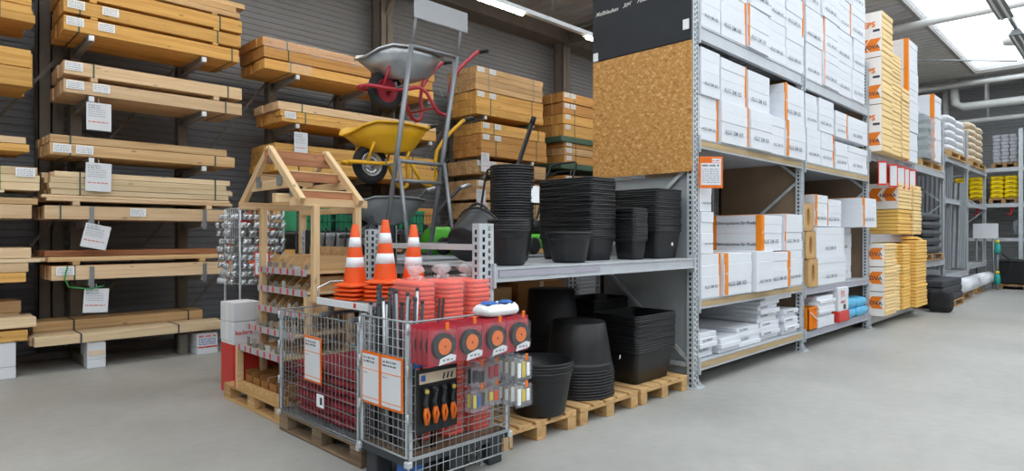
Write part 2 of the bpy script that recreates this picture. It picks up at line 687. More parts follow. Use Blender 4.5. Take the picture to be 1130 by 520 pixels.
for k, s in enumerate(SKY):
    # upstand kerb around the opening and panes between slim bars
    kb = MB()
    for (a, b_, c_, d_) in ((s[0], s[2] - .08, s[1], s[2]), (s[0], s[3], s[1], s[3] + .08), (s[0] - .08, s[2], s[0], s[3]), (s[1], s[2], s[1] + .08, s[3])):
        kb.box(a, b_, RH - 0.06, c_, d_, RH + 0.06)
    win = struct(kb.build('window_%d' % (k + 1), 'roof_edge'))
    n = 10
    st = (s[1] - s[0]) / n
    pm = MB().box(0, 0, 0, st - 0.03, s[3] - s[2], 0.01).mesh('pane', 'rooflight')
    for i in range(n):
        place('pane', pm, win, (s[0] + i * st + 0.015, s[2], RH + 0.02))

# steel columns along the back wall, brackets and eaves beam
for i, u in enumerate((-3.5, 1.42, 6.24, 11.15, 16.1, 21.0)):
    cm = MB()
    w, d, t = 0.13, 0.14, 0.02
    y = 9.5
    cm.box(u - w, y - d, 0, u + w, y - d + t, RH).box(u - w, y + d - t, 0, u + w, y + d, RH).box(u - t / 2, y - d, 0, u + t / 2, y + d, RH)
    cm.box(u - w, y - d, 0, u - w + 0.012, y + d, RH)
    c = struct(cm.build('column', 'brown_steel'))
    struct(MB().box(u - 0.09, -13, RH - 0.42, u + 0.09, y, RH - 0.40).box(u - 0.09, -13, RH - 0.14, u + 0.09, y, RH - 0.12).box(u - 0.01, -13, RH - 0.4, u + 0.01, y, RH - 0.12).build('roof_beam', 'brown_steel') if u < 14 and u > 8 else MB().bar((u, y - .1, RH - 0.9), (u, y - 0.9, RH - .05), 0.08, 0.08).build('roof_brace', 'brown_steel'))
struct(MB().box(RU0, 9.3, RH - 0.34, RU1, 9.8, RH - 0.04).build('eaves_beam', 'brown_steel'))

# tubular trusses with tie rods under the rooflight, service pipes at the far end
for i, u in enumerate((15.6, 22.75)):
    t = thing('roof_truss', ['pale tubular roof truss crossing the rooflight mid-aisle', 'pale tubular roof truss at the far end of the rooflight'][i], 'roof truss', (u, 0, 0), 0, 'tubular roof trusses')
    MB().tube([(0, -12.9, 6.02), (0, 9.2, 6.02)], 0.075, 10).build('bottom_tube', 'pipe_white', t)
    MB().tube([(0.5, -12.9, 6.2), (0.5, 9.2, 6.2)], 0.05, 8).build('upper_tube', 'pipe_white', t)
    for k, v in enumerate((-1.5, 0.4, 2.3, 4.2, 6.1)):
        MB().tube([(0, v, 6.02), (0.5, v + 0.95, 6.2)], 0.025, 6).tube([(0.5, v + 0.95, 6.2), (0, v + 1.9, 6.02)], 0.025, 6).build('lattice_rod', 'pipe_white', t)
for k, (p, q) in enumerate((((11.6, 4.0, 5.85), (15.4, 1.0, 6.2)), ((16.2, 0.4, 6.2), (21.5, 1.9, 5.9)), ((17.2, 4.4, 5.8), (21.6, 2.3, 6.22)))):
    tag(MB().tube([p, q], 0.02, 6).build('tie_rod', 'zinc_grey'), ['thin roof tie rod above the orange-striped white packs', 'thin long roof tie rod slanting across the rooflight', 'thin roof tie rod near the far end of the rooflight'][k], 'tie rod', 'thin roof tie rods')
for k, (u, z, r) in enumerate(((23.2, 5.42, 0.12), (23.6, 5.02, 0.07))):
    t = thing('service_pipe', ['thick white service pipe hung under the roof at the far wall', 'thinner white service pipe below the thick one at the far wall'][k], 'pipe', (u, 0, 0), 0, 'service pipes at the far wall')
    MB().tube([(0, -12, z), (0, 3.75 + 0.3 * k, z), (0, 3.95 + 0.3 * k, z + .12), (0, 4 + 0.3 * k, RH)], r, 10).build('pipe_run', 'pipe_white', t)
    for v in (-6, -2.6, 0.2, 1.9, 3.2):
        MB().tube([(0, v, z), (0, v, RH)], 0.03, 6).build('hanger', 'pipe_white', t)
t = thing('smoke_detector', 'white round detector dome hanging below the rooflight', 'detector', (18.5, 2.0, 5.9))
MB().lathe([(0.001, 0.30), (0.16, 0.28), (0.24, 0.16), (0.22, 0.06), (0.001, 0.0)], 16).build('dome', 'pipe_white', t)
MB().tube([(0, 0, 0.28), (0, 0, 0.62)], 0.02, 6).tube([(0, -.0, 0.5), (-1.6, 1.9, 0.5)], 0.018, 6).build('hanger_rod', 'zinc_grey', t)


# strip-light trunking: rails with single tube battens
def trunking(v, z, u0, u1, lamps, label):
    t = thing('strip_light_rail', label, 'ceiling light', (0, v, z))
    MB().box(u0, -0.045, 0, u1, 0.045, 0.07).build('rail', 'lamp_housing', t)
    for u in [u0 + 0.8 + 2.4 * k for k in range(int((u1 - u0) / 2.4))]:
        MB().tube([(u, 0, 0.07), (u, 0, RH - z)], 0.008, 5).build('hanger_wire', 'zinc_grey', t)
    for u in lamps:
        b = MB().prism([(-0.075, -0.012), (0.075, -0.012), (0.05, 0.0), (-0.05, 0.0)], u, u + 1.55, 0).build('batten', 'lamp_housing', t)
        MB().tube([(u + 0.04, 0, -0.04), (u + 1.5, 0, -0.04)], 0.022, 8).build('tube', 'tube_glow', b)


trunking(7.2, 5.2, -7, 20, [-6, -2.4, 1.2, 3.6, 5.95, 9.1, 12.4, 15.6], 'strip-light rail with glowing tubes over the timber aisle')
trunking(-5, 5.6, -7, 20, [-6, -2.4, 1.2, 4.8, 8.4, 12], 'strip-light rail behind the viewer over the rear aisle')
t = thing('strip_light', 'grey strip light hung under the rooflight, switched off', 'ceiling light', (0, 1.72, 5.55))
for a, b_ in ((12.3, 14.7), (16.0, 18.5)):
    h = MB().prism([(-0.12, -0.02), (0.12, -0.02), (0.06, 0.09), (-0.06, 0.09)], a, b_, 0).build('reflector', 'zinc_grey', t)
    MB().tube([(a + .05, -.05, -0.04), (b_ - .05, -.05, -0.04)], 0.02, 8).tube([(a + .05, .05, -0.04), (b_ - .05, .05, -0.04)], 0.02, 8).build('tube', 'white_paper', h)
MB().box(7, -0.03, 0.09, 22, 0.03, 0.15).build('rail', 'zinc_grey', t)

# ---------------------------------------------------------------- pallet racking
VF, VB = 3.07, 4.27          # front and back plane of the tall racks


def perf(mb, p0, ax, width, z0, z1, pitch=0.05, hole=0.022, tall=0.030, cols=2, flip=False):
    """sheet with rows of slots: p0 lower corner, ax horizontal direction"""
    ax = Vector(ax)
    p0 = Vector(p0)
    gap = (width - cols * hole) / (cols + 1)
    xs, is_h = [0.0], []
    for c in range(cols):
        xs += [xs[-1] + gap, xs[-1] + gap + hole]
        is_h += [False, True]
    xs.append(width)
    is_h.append(False)
    n = int((z1 - z0) / pitch)
    def q(xa, xb, za, zb):
        a, b = p0 + ax * xa, p0 + ax * xb
        mb.add([(a.x, a.y, za), (b.x, b.y, za), (b.x, b.y, zb), (a.x, a.y, zb)], [(0, 1, 2, 3)])
    for i, h in enumerate(is_h):
        if not h:
            q(xs[i], xs[i + 1], z0, z1)
        else:
            z = z0
            ph = pitch / 2 if (i // 2) % 2 else 0
            za = z0
            for k in range(n):
                zz = z0 + ph + k * pitch
                if zz + tall > z1:
                    break
                q(xs[i], xs[i + 1], za, zz + 0.008)
                za = zz + 0.008 + tall
            q(xs[i], xs[i + 1], za, z1)


_POST = {}


def post_mesh(h, w=0.10, d=0.07):
    k = (round(h, 2), w)
    if k not in _POST:
        mb = MB()
        perf(mb, (-w / 2, 0, 0), (1, 0, 0), w, 0, h)
        perf(mb, (-w / 2, d, 0), (0, -1, 0), d, 0, h, cols=1)
        perf(mb, (w / 2, 0, 0), (0, 1, 0), d, 0, h, cols=1)
        mb.box(-w / 2 + 0.012, d * 0.55, 0, w / 2 - 0.012, d * 0.6, h, 1)  # dark sheets inside the post: shade behind the slots, put into colour
        mb.box(-w / 2 + 0.008, d * 0.25, 0, -w / 2 + 0.010, d * 0.9, h, 1)
        _POST[k] = mb.mesh('post', ['galv', 'hole_shade'])
    return _POST[k]


FOOT = MB().box(-0.1, -0.05, 0, 0.1, 0.12, 0.008).prism([(-0.05, 0.008), (0.02, 0.008), (0.02, 0.10)], -0.055, -0.05, 0).prism([(-0.05, 0.008), (0.02, 0.008), (0.02, 0.10)], 0.05, 0.055, 0).box(-0.085, -0.04, 0.008, -0.065, -0.02, 0.02).box(0.065, -0.04, 0.008, 0.085, -0.02, 0.02).mesh('foot_plate', 'galv')


def upright(rack, u, h, vf=VF, vb=VB, infill=None, z_in=(0, 5.4)):
    """frame of two posts with feet, ties and diagonals, optional infill sheet"""
    for v, rz in ((vf, 0), (vb, PI)):
        p = place('post', post_mesh(h), rack, (u, v, 0), (0, 0, rz))
        place('foot_plate', FOOT, p)
    z, s = 0.25, 0
    while z + 1.0 < h:
        a, b = (vf + 0.05, vb - 0.05) if s % 2 == 0 else (vb - 0.05, vf + 0.05)
        MB().bar((u - 0.028, a, z), (u - 0.028, b, z + 0.95), 0.02, 0.035).build('diagonal_brace', 'galv', rack)
        z += 1.0
        s += 1
    for z in (0.2, min(h - 0.12, 5.2)):
        MB().box(u - 0.035, vf + 0.05, z, u - 0.01, vb - 0.05, z + 0.04).build('frame_tie', 'galv', rack)
    if infill:
        MB().box(u + 0.01, vf + 0.075, z_in[0], u + 0.022, vb - 0.075, z_in[1]).build('infill_panel', infill, rack)


def shelf(rack, u0, u1, z, face=None, bh=0.085, vf=VF, vb=VB, m='beam_grey', deck=True):
    """pair of box beams (front one with lips and a price strip) and a ribbed steel deck; z is the deck top"""
    a, b = u0 + 0.052, u1 - 0.052
    bm = MB().box(a, vf - 0.012, z - bh, b, vf + 0.045, z - 0.004)
    bm.box(a, vf - 0.022, z - bh - 0.012, b, vf + 0.0, z - bh + 0.002).box(a, vf - 0.022, z - 0.014, b, vf + 0.0, z)
    f = bm.build('front_beam', m, rack)
    if face:
        MB().box(a + 0.005, vf - 0.018, z - bh + 0.008, b - 0.005, vf - 0.0125, z - 0.018).build('price_strip', face, f)
    for e in (a, b - 0.02):
        MB().box(e - 0.02 if e == a else e, vf - 0.026, z - bh - 0.05, e if e == a else e + 0.04 - 0.02, vf + 0.05, z + 0.03).build('beam_hook', m, f)
    MB().box(a, vb - 0.045, z - bh, b, vb + 0.01, z - 0.004).build('back_beam', m, rack)
    if deck:
        dm = MB()
        p, x = [], a
        n = max(4, int((b - a) / 0.1))
        w = (b - a) / n
        for i in range(n):
            p += [(x, -0.004), (x + w * .6, -0.004), (x + w * .68, -0.03), (x + w * .92, -0.03)]
            x += w
        p.append((b, -0.004))
        vs = []
        for x, dz in p:
            vs += [(x, vf + 0.046, z + dz), (x, vb - 0.046, z + dz)]
        dm.add(vs, [(2 * i, 2 * i + 2, 2 * i + 3, 2 * i + 1) for i in range(len(p) - 1)])
        dm.box(a, vf + 0.046, z - 0.003, b, vb - 0.046, z - 0.001)
        dm.build('deck', 'deck_grey', rack)


PU = [2.83, 5.63, 8.4, 11.2, 14.0, 16.8, 19.6, 22.3]
rack = thing('pallet_rack', 'tall galvanised pallet rack loaded with white and yellow foam packs', 'rack', (0, 0, 0))
upright(rack, PU[1], 6.0, infill='panel_grey', z_in=(0.12, 2.1))
upright(rack, PU[2], 4.15, infill='board_brown', z_in=(0.2, 4.0))
upright(rack, PU[3], 4.3, infill='board_brown', z_in=(0.2, 4.1))
upright(rack, PU[4], 3.2, infill='board_brown', z_in=(0.2, 2.85))
upright(rack, PU[5], 4.1)
upright(rack, PU[6], 4.2)
upright(rack, PU[7], 3.3)
for i in (1, 2):
    lv = (0.26, 0.87, 2.46, 3.58) if i == 1 else (0.25, 0.82, 2.46, 3.56)
    fc = ('price_tan', 'price_tan', 'price_tan', None) if i == 1 else ('price_lilac', 'price_lilac', 'price_tan', None)
    for z, f in zip(lv, fc):
        shelf(rack, PU[i], PU[i + 1], z, f, 0.13 if z > 3 else 0.085)
for z, f in ((0.2, None), (1.52, 'price_lilac'), (2.86, 'price_lilac')):
    shelf(rack, PU[3], PU[4], z, f, 0.12)
for z in (0.98, 2.9):
    shelf(rack, PU[4], PU[5], z, None, 0.12)
for i in (5, 6):
    for z in (0.6 if i == 5 else 0.75, 2.35, 3.3):
        shelf(rack, PU[i], PU[i + 1], z, None, 0.1, deck=z > 3 or z < 1)
# brown back boards behind the first four bays
for i, (z0, z1) in ((1, (0.2, 3.4)), (2, (0.2, 3.4)), (3, (0.2, 2.8)), (4, (0.2, 2.9))):
    if i == 1:
        MB().box(PU[1] + 1.0, VB + 0.02, z0, PU[2] - 0.06, VB + 0.035, z1).build('back_board', 'board_brown', rack)
    else:
        MB().box(PU[i] + 0.06, VB + 0.02, z0, PU[i + 1] - 0.06, VB + 0.035, z1).build('back_board', 'board_brown', rack)

# low bay with the black tubs at the near end of the rack
low = thing('low_shelf_rack', 'low galvanised shelf bay carrying stacked black tubs', 'rack', (0, 0, 0))
for v, rz in ((VF, 0), (VB, PI)):
    p = place('post', post_mesh(1.58, 0.13), low, (PU[0], v, 0), (0, 0, rz))
    place('foot_plate', FOOT, p)
MB().box(PU[0] - 0.02, VF + 0.07, 1.40, PU[0] + 0.02, VB - 0.07, 1.44).build('frame_tie', 'galv_light', low)
MB().bar((PU[0], VF + 0.05, 0.3), (PU[0], VB - 0.05, 1.2), 0.02, 0.035).build('diagonal_brace', 'galv', low)
shelf(low, PU[0] + 0.015, PU[1], 1.28, None, 0.085)
sh = MB().box(2.93, VF - 0.019, 1.215, 4.05, VF - 0.013, 1.262).build('price_strip', 'price_lilac', low)
# second rack back to back: shelf with garden machines and the barrow stand
rear = thing('rear_shelf_rack', 'low galvanised shelf behind the tubs carrying mowers and wheelbarrow stand', 'rack', (0, 0, 0))
RVF, RVB = 4.42, 5.6
for u in (PU[0], PU[1] - 0.2):
    for v, rz in ((RVF, 0), (RVB, PI)):
        p = place('post', post_mesh(1.55), rear, (u, v, 0), (0, 0, rz))
        place('foot_plate', FOOT, p)
    MB().bar((u, RVF + 0.05, 0.3), (u, RVB - 0.05, 1.2), 0.02, 0.035).build('diagonal_brace', 'galv', rear)
shelf(rear, PU[0], PU[1] - 0.2, 1.3, None, 0.085, RVF, RVB)
shelf(rear, PU[0], PU[1] - 0.2, 0.35, None, 0.085, RVF, RVB)

# chipboard and blackboard on the end of the tall rack
osb = MB().box(0, 0, 0, 0.018, VB - VF, 1.285).build('chipboard_panel', 'osb', None, (PU[1] - 0.075, VF + 0.01, 2.13))
tag(osb, 'golden chipboard panel screwed to the end of the tall rack', 'panel')
bb = thing('blackboard', 'blackboard with chalk writing above the chipboard panel', 'blackboard', (PU[1] - 0.08, VF + 0.01, 3.425))
MB().box(0, 0, 0, 0.02, VB - VF, 0.9).build('board', 'chalkboard', bb)
MB().box(-0.006, 0.02, 0.1, 0.0, 0.085, 0.2).build('clip', 'sticker', bb)
MB().box(-0.006, VB - VF - 0.075, 0.0, 0.0, VB - VF - 0.01, 0.09).build('clip', 'sticker', bb)
for s, z, y0 in (('Maßblauben', 0.49, 1.16), ('30€', 0.50, 0.80), ('Palette', 0.505, 0.62)):
    place('chalk_writing', text_mesh(s, 0.062, 'chalk', 0.0006, 0.45), bb, (-0.003, y0, z), (0, 0, -PI / 2))

# orange price sign hooked on the rack post
sg = thing('price_sign', 'orange-framed price sign hanging on the tall rack post', 'sign', (5.63, VF - 0.03, 1.965), -0.72)
MB().box(0, -0.006, 0, 0.24, 0.0, 0.31, 0, None, 0.002).build('frame', 'orange_frame', sg)
MB().box(0.02, -0.008, 0.03, 0.22, -0.006, 0.245).build('sheet', 'white_paper', sg)
MB().box(0.13, -0.009, 0.25, 0.22, -0.006, 0.29).build('header', 'white_paper', sg)
scribble('heading', sg, 0.137, -0.0095, 0.262, 0.075, 0.015, 'red_ink', 1, 1)
scribble('heading', sg, 0.03, -0.0085, 0.213, 0.17, 0.02, 'dark_ink', 1, 2)
scribble('print_line', sg, 0.03, -0.0085, 0.05, 0.175, 0.012, 'tag_ink', 7, 4, 0.0215)

# ---------------------------------------------------------------- foam packs
_PK = {}


def foam_pack(u0, u1, v0, z0, h, label, depth=0.95, boards=4, band=None, text='ALLG  DM  035', grp='white foam packs on the tall rack',
              foam='white_foam', side_band=False, side_text=None, name='foam_pack', cat='foam pack', ink='grey_ink'):
    """shrink-wrapped pack: a pile of boards, an orange band and grey print. band: 'l' or 'r' end of the front"""
    du = u1 - u0
    t = thing(name, label, cat, (u0, v0, z0), random.uniform(-0.012, 0.012), grp)
    bh = h / boards
    for k in range(boards):
        j = random.uniform(-0.004, 0.006)
        e = random.choice((0, 0.004, 0.008))
        place('foam_board', box_mesh(round(du - e, 2), depth, round(bh, 3), foam, 0.0035), t, (j * 0.4, j, k * bh))
    if band:
        bw = 0.065 if band in 'LR' else 0.012
        x = 0.004 if band in 'lL' else du - bw - 0.004
        MB().box(x, -0.009, 0.012, x + bw, depth * 0.9, h + 0.004).build('orange_band', 'orange_band', t)
        if bw > 0.05:
            place('band_mark', text_mesh('EPS', 0.03, 'white_print', 0.001), t, (x + 0.005, -0.0105, h * 0.5))
    if side_band:
        MB().box(-0.009, -0.004, 0.0, 0.05, 0.06, h + 0.004).box(-0.009, depth - 0.07, 0.0, 0.05, depth - 0.005, h + 0.004).build('orange_band', 'orange_band', t)
    if text:
        w = min(du * 0.86, 0.54)
        n = len(text)
        place('print', text_mesh(text, round(w / n * 1.62, 3), ink, 0.001), t, (max(0.05, (du - w) / 2), -0.011, h * 0.22))
    if side_text:
        for z in (0.8, 0.2):
            me = text_mesh(side_text, round(depth * 0.08, 3), 'dark_ink', 0.0008, 0.25)
            place('print', me, t, (-0.011, depth * 0.9, h * z - 0.02), (0, 0, -PI / 2))
    return t


def row(bay, shelf_n, rown, cells, z0, h, v0=3.05, depth=0.95, n=4):
    """cells: (u0, u1, dv, dh, band)"""
    for i, (a, b, dv, dh, band) in enumerate(cells):
        lab = 'white foam pack, %s from left in %s row on %s shelf, %s tall bay' % (ORD[i], rown, shelf_n, bay)
        foam_pack(a, b, v0 + dv, z0, h + dh, lab, depth, n, band)


# nearest tall bay, top shelf (four rows, running out of the picture) and its upper shelf
for r, rn in enumerate(('lowest', 'second', 'third')):
    o = (0, 0.05, -0.03)[r]
    cells = [(5.70, 6.10 + o * .5, 0.0, 0, None), (6.12 + o * .5, 6.68 + o, 0.0, 0, 'r' if r == 0 else None), (6.70 + o, 7.26 + o, -0.03, 0, 'l' if r == 0 else None),
             (7.28 + o, 7.80, 0.0, 0, None), (7.82, 8.37, 0, 0, 'r' if r == 1 else None)]
    row('nearest', 'top', rn, cells, 3.582 + r * 0.472, 0.466)
row('nearest', 'upper', 'lower', [(5.70, 6.08, 0.02, 0, 'r'), (6.10, 6.70, -0.02, 0, 'r'), (6.72, 7.28, -0.05, 0, None), (7.29, 7.70, -0.03, 0, None), (7.72, 8.36, -0.04, 0, 'L')], 2.462, 0.44)
row('nearest', 'upper', 'upper', [(5.70, 6.10, 0.0, 0.02, None), (6.12, 6.70, 0.0, 0, 'r'), (6.72, 7.28, -0.02, -0.02, None), (7.36, 7.66, 0.16, -0.06, None), (7.69, 8.34, -0.03, 0.0, 'L')], 2.904, 0.45)
# nearest tall bay, middle shelf
row('nearest', 'middle', 'lower', [(5.70, 6.08, 0.0, 0, 'r'), (6.13, 6.80, -0.03, 0, 'L'), (6.82, 7.26, -0.07, 0.01, None), (7.29, 7.86, -0.03, -0.01, 'R'), (7.88, 8.36, 0, 0.0, None)], 0.872, 0.44)
row('nearest', 'middle', 'second', [(5.70, 5.95, 0.0, 0.02, None)], 1.316, 0.40)
row('nearest', 'middle', 'third', [(5.70, 5.95, 0.02, 0, None)], 1.742, 0.34)
foam_pack(7.16, 7.76, 3.08, 1.316, 0.42, 'white foam pack turned sideways, lettered side with orange bands, middle shelf', 0.62, 4, 'L', 'ALLG  DM  035', side_band=True, side_text='Dämmsysteme für Profis')
foam_pack(7.80, 8.36, 3.06, 1.316, 0.45, 'white foam pack right of the lettered pack on the middle shelf', 0.95, 4, 'l')
# second tall bay, top shelf and upper shelf
for r, rn in enumerate(('lowest', 'second', 'third', 'highest')):
    o = (0, 0.06, -0.05, 0.0)[r]
    cells = [(8.47, 9.05 + o, 0.0, 0, 'r' if r == 1 else None), (9.07 + o, 9.70 - o, -0.02, 0, 'l' if r in (0,) else None), (9.72 - o, 10.30 + o, 0.0, 0, 'r' if r == 2 else None), (10.32 + o, 10.92, -0.01, 0, None)]
    row('second', 'top', rn, cells, 3.562 + r * 0.472, 0.466)
row('second', 'upper', 'lower', [(8.50, 9.00, 0.0, 0.02, None), (9.02, 9.52, 0.0, 0.02, 'r'), (9.60, 10.14, 0.0, -0.05, None), (10.16, 11.05, 0, -0.05, None)], 2.462, 0.44)
row('second', 'upper', 'upper', [(8.50, 8.92, 0.02, 0, None), (8.94, 9.50, 0.0, 0, None), (9.60, 10.08, 0.0, -0.08, 'r'), (10.16, 11.05, 0, -0.08, None)], 2.924, 0.45)
# second tall bay, middle shelf
row('second', 'middle', 'lower', [(8.86, 10.06, 0.0, 0, None), (10.12, 10.9, 0.18, 0.0, None)], 0.822, 0.39)
row('second', 'middle', 'second', [(8.86, 10.02, 0.0, 0, None), (10.12, 10.9, 0.18, 0.01, None)], 1.214, 0.40)
row('second', 'middle', 'top', [(8.87, 9.37, 0.03, 0.02, 'L'), (9.40, 10.02, 0.05, -0.02, 'l'), (10.28, 10.95, -0.16, 0.03, 'L')], 1.626, 0.41)
# two cardboard cores with oval grips at the left of that shelf, one more on top

def core_mesh():
    mb = MB()
    W_, H_, D_ = 0.36, 0.36, 0.9
    # front sheet with an oval opening
    n = 20
    oc = [(W_ / 2 + 0.055 * math.cos(2 * PI * i / n), H_ / 2 + 0.12 * math.sin(2 * PI * i / n)) for i in range(n)]
    oo = []
    for i in range(n):
        a = 2 * PI * i / n
        c, s = math.cos(a), math.sin(a)
        k = min(W_ / 2 / max(abs(c), 1e-6), H_ / 2 / max(abs(s), 1e-6))
        oo.append((W_ / 2 + c * k, H_ / 2 + s * k))
    vs = [(x, 0, z) for x, z in oc] + [(x, 0, z) for x, z in oo]
    mb.add(vs, [(i, (i + 1) % n, n + (i + 1) % n, n + i) for i in range(n)])
    vs = [(x, 0, z) for x, z in oc] + [(x, 0.12, z) for x, z in oc]
    mb.add(vs, [(i, (i + 1) % n, n + (i + 1) % n, n + i) for i in range(n)])
    mb.box(0, 0.002, 0, 0.01, D_, H_).box(W_ - 0.01, 0.002, 0, W_, D_, H_).box(0, 0.002, 0, W_, D_, 0.01).box(0, 0.002, H_ - 0.01, W_, D_, H_).box(0.01, 0.12, 0.01, W_ - 0.01, 0.13, H_ - 0.01)
    return mb.mesh('core', 'cardboard')
cme = core_mesh()
for k in range(3):
    tag(place('cardboard_box', cme, None, (8.48, 3.03 + 0.03 * k, 0.823 + 0.37 * k)), 'cardboard box with oval grip hole, %s of three stacked beside white packs' % ('lowest', 'middle', 'topmost')[k], 'box', 'cardboard boxes with grip holes')

# loose foam sheets on the bottom shelf of the nearest bay
SHEETS = [(5.72, 6.10, 3.10, 0.262, 5, 'second pile from the post', 'nearest to the rack post'), (6.15, 6.62, 3.08, 0.262, 3, '', 'low pile second from the rack post'),
          (6.64, 7.22, 3.12, 0.262, 4, '', 'low pile before the tall pile'), (7.26, 7.82, 3.14, 0.262, 9, '', 'tall pile on the bottom shelf'), (7.88, 8.34, 3.10, 0.262, 6, '', 'pile at the far end of that bottom shelf')]
for i, (a, b, v, z, n, _, w) in enumerate(SHEETS):
    for k in range(n):
        th = 0.05
        j = random.uniform(-0.03, 0.03)
        jx = random.uniform(-0.02, 0.02)
        t = thing('foam_sheet', 'loose white foam sheet, %s from bottom, %s' % (ORD[k], w), 'foam sheet', (a + jx, v + j, z + k * (th + 0.001)), 0, 'loose foam sheets on the bottom shelf')
        place('slab', box_mesh(b - a - 0.02, 1.0, th, 'white_foam', 0.005), t)
        if k % 2 == 1 and i != 1:
            place('print', text_mesh('ALLG DM 035', 0.034, 'dark_ink', 0.0006), t, (0.06, -0.0015, 0.012))
t = thing('foam_sheet', 'loose white foam sheet lying crosswise on the tall sheet pile', 'foam sheet', (7.3, 3.09, 0.262 + 9 * 0.051), 0, 'loose foam sheets on the bottom shelf')
place('slab', box_mesh(0.78, 1.0, 0.045, 'white_foam', 0.005), t)

# bottom shelf of the second bay: orange crate, sheets, boxed bag, blue sacks
oc = thing('orange_crate', 'orange ribbed plastic crate with white handle, bottom shelf second bay', 'crate', (8.5, 3.03, 0.252))
MB().box(0, 0, 0, 0.30, 0.012, 0.30).box(0, 0.5, 0, 0.30, 0.512, 0.30).box(0, 0, 0, 0.012, 0.512, 0.30).box(0.288, 0, 0, 0.30, 0.512, 0.30).box(0, 0, 0, 0.3, 0.512, 0.012).box(-0.01, -0.01, 0.28, 0.31, 0.002, 0.30).build('shell', 'orange_band', oc)
for k in range(6):
    MB().box(0.02 + k * 0.05, -0.008, 0.02, 0.032 + k * 0.05, 0.0, 0.28).build('rib', 'orange_band', oc)
MB().tube([(0.03, -0.015, 0.24), (0.15, -0.03, 0.17), (0.27, -0.015, 0.13)], 0.008, 6).build('handle', 'white_paper', oc)
for k in range(9):
    t = thing('foam_sheet', 'loose white foam sheet, %s from bottom beside the orange crate' % ORD[k], 'foam sheet', (8.86 + random.uniform(-.02, .02), 3.04 + random.uniform(-.03, .03), 0.252 + k * 0.046), 0, 'foam sheets beside the orange crate')
    place('slab', box_mesh(0.62, 0.9, 0.045, 'white_foam', 0.005), t)
bx = thing('mortar_box', 'white upright carton with red foot and red lettering, bottom shelf', 'carton', (9.60, 3.0, 0.252))
MB().box(0, 0, 0, 0.44, 0.3, 0.155, 0, None, 0.01).build('red_base', 'red_box', bx)
MB().box(0.01, 0.01, 0.155, 0.43, 0.29, 0.50, 0, None, 0.01).build('white_body', 'white_print', bx)
place('print', text_mesh('FIX', 0.13, 'red_ink', 0.001), bx, (0.08, 0.008, 0.36))
place('print', text_mesh('mörtel', 0.07, 'red_ink', 0.001), bx, (0.08, 0.008, 0.27))
MB().box(0.2, 0.006, 0.18, 0.3, 0.0095, 0.25).build('picture', 'dark_ink', bx)
rb = MB().box(0, 0, 0, 0.7, 0.5, 0.48, 0, None, 0.02).build('red_carton', 'red_box', None, (9.55, 3.5, 0.252))
tag(rb, 'plain red carton behind the white carton on the bottom shelf', 'carton')


def sack(name, lx, ly, lz, m, label, cat, loc, grp=None, rz=0.0, seed=1, tilt=(0, 0), crumple=0.0):
    """soft filled sack: pillow shape with sagging folds"""
    rnd = random.Random(seed)
    mb = MB()
    n, k = 18, 12
    vs, fs = [], []
    ph = [rnd.uniform(0, 6) for _ in range(6)]
    for s in (0, 1):
        for i in range(n + 1):
            for j in range(k + 1):
                x, y = math.sin((i / n - 0.5) * PI), math.sin((j / k - 0.5) * PI)
                e = (1 - abs(x) ** 9) ** 0.3 * (1 - abs(y) ** 7) ** 0.3
                w = 0.08 * math.sin(5 * x + ph[0]) * math.cos(4 * y + ph[1]) + 0.05 * math.sin(9 * x + 7 * y + ph[2])
                z = (0.5 + 0.5 * e * (1 + w + crumple * rnd.uniform(-1, 1))) if s else 0.5 - 0.5 * e
                px = x * (1 - 0.05 * abs(y) ** 2 + 0.02 * math.sin(6 * y + ph[3]))
                py = y * (1 - 0.06 * abs(x) ** 2)
                vs.append((px * lx / 2, py * ly / 2, z * lz))
    st = (n + 1) * (k + 1)
    for s in (0, 1):
        for i in range(n):
            for j in range(k):
                q = (s * st + i * (k + 1) + j, s * st + (i + 1) * (k + 1) + j, s * st + (i + 1) * (k + 1) + j + 1, s * st + i * (k + 1) + j + 1)
                fs.append(q if s else q[::-1])
    mb.add(vs, fs, 0, True)
    o = mb.build(name, m, None, loc, (tilt[0], tilt[1], rz))
    return tag(o, label, cat, grp)


for k, (a, v, z, lx, w) in enumerate(((10.25, 3.22, 0.252, 0.42, 'lowest, beside the white carton'), (10.28, 3.22, 0.40, 0.40, 'second, beside the white carton'), (10.74, 3.2, 0.252, 0.52, 'lowest, beside the rack post'), (10.74, 3.22, 0.39, 0.50, 'top, beside the rack post'), (10.22, 3.3, 0.54, 0.34, 'standing crumpled on top of its pile'))):
    sack('blue_sack', lx, 0.4, 0.15 if k < 4 else 0.24, 'blue_bag', 'light blue sack, %s' % w, 'sack', (a, v, z), 'light blue sacks', 0, k)

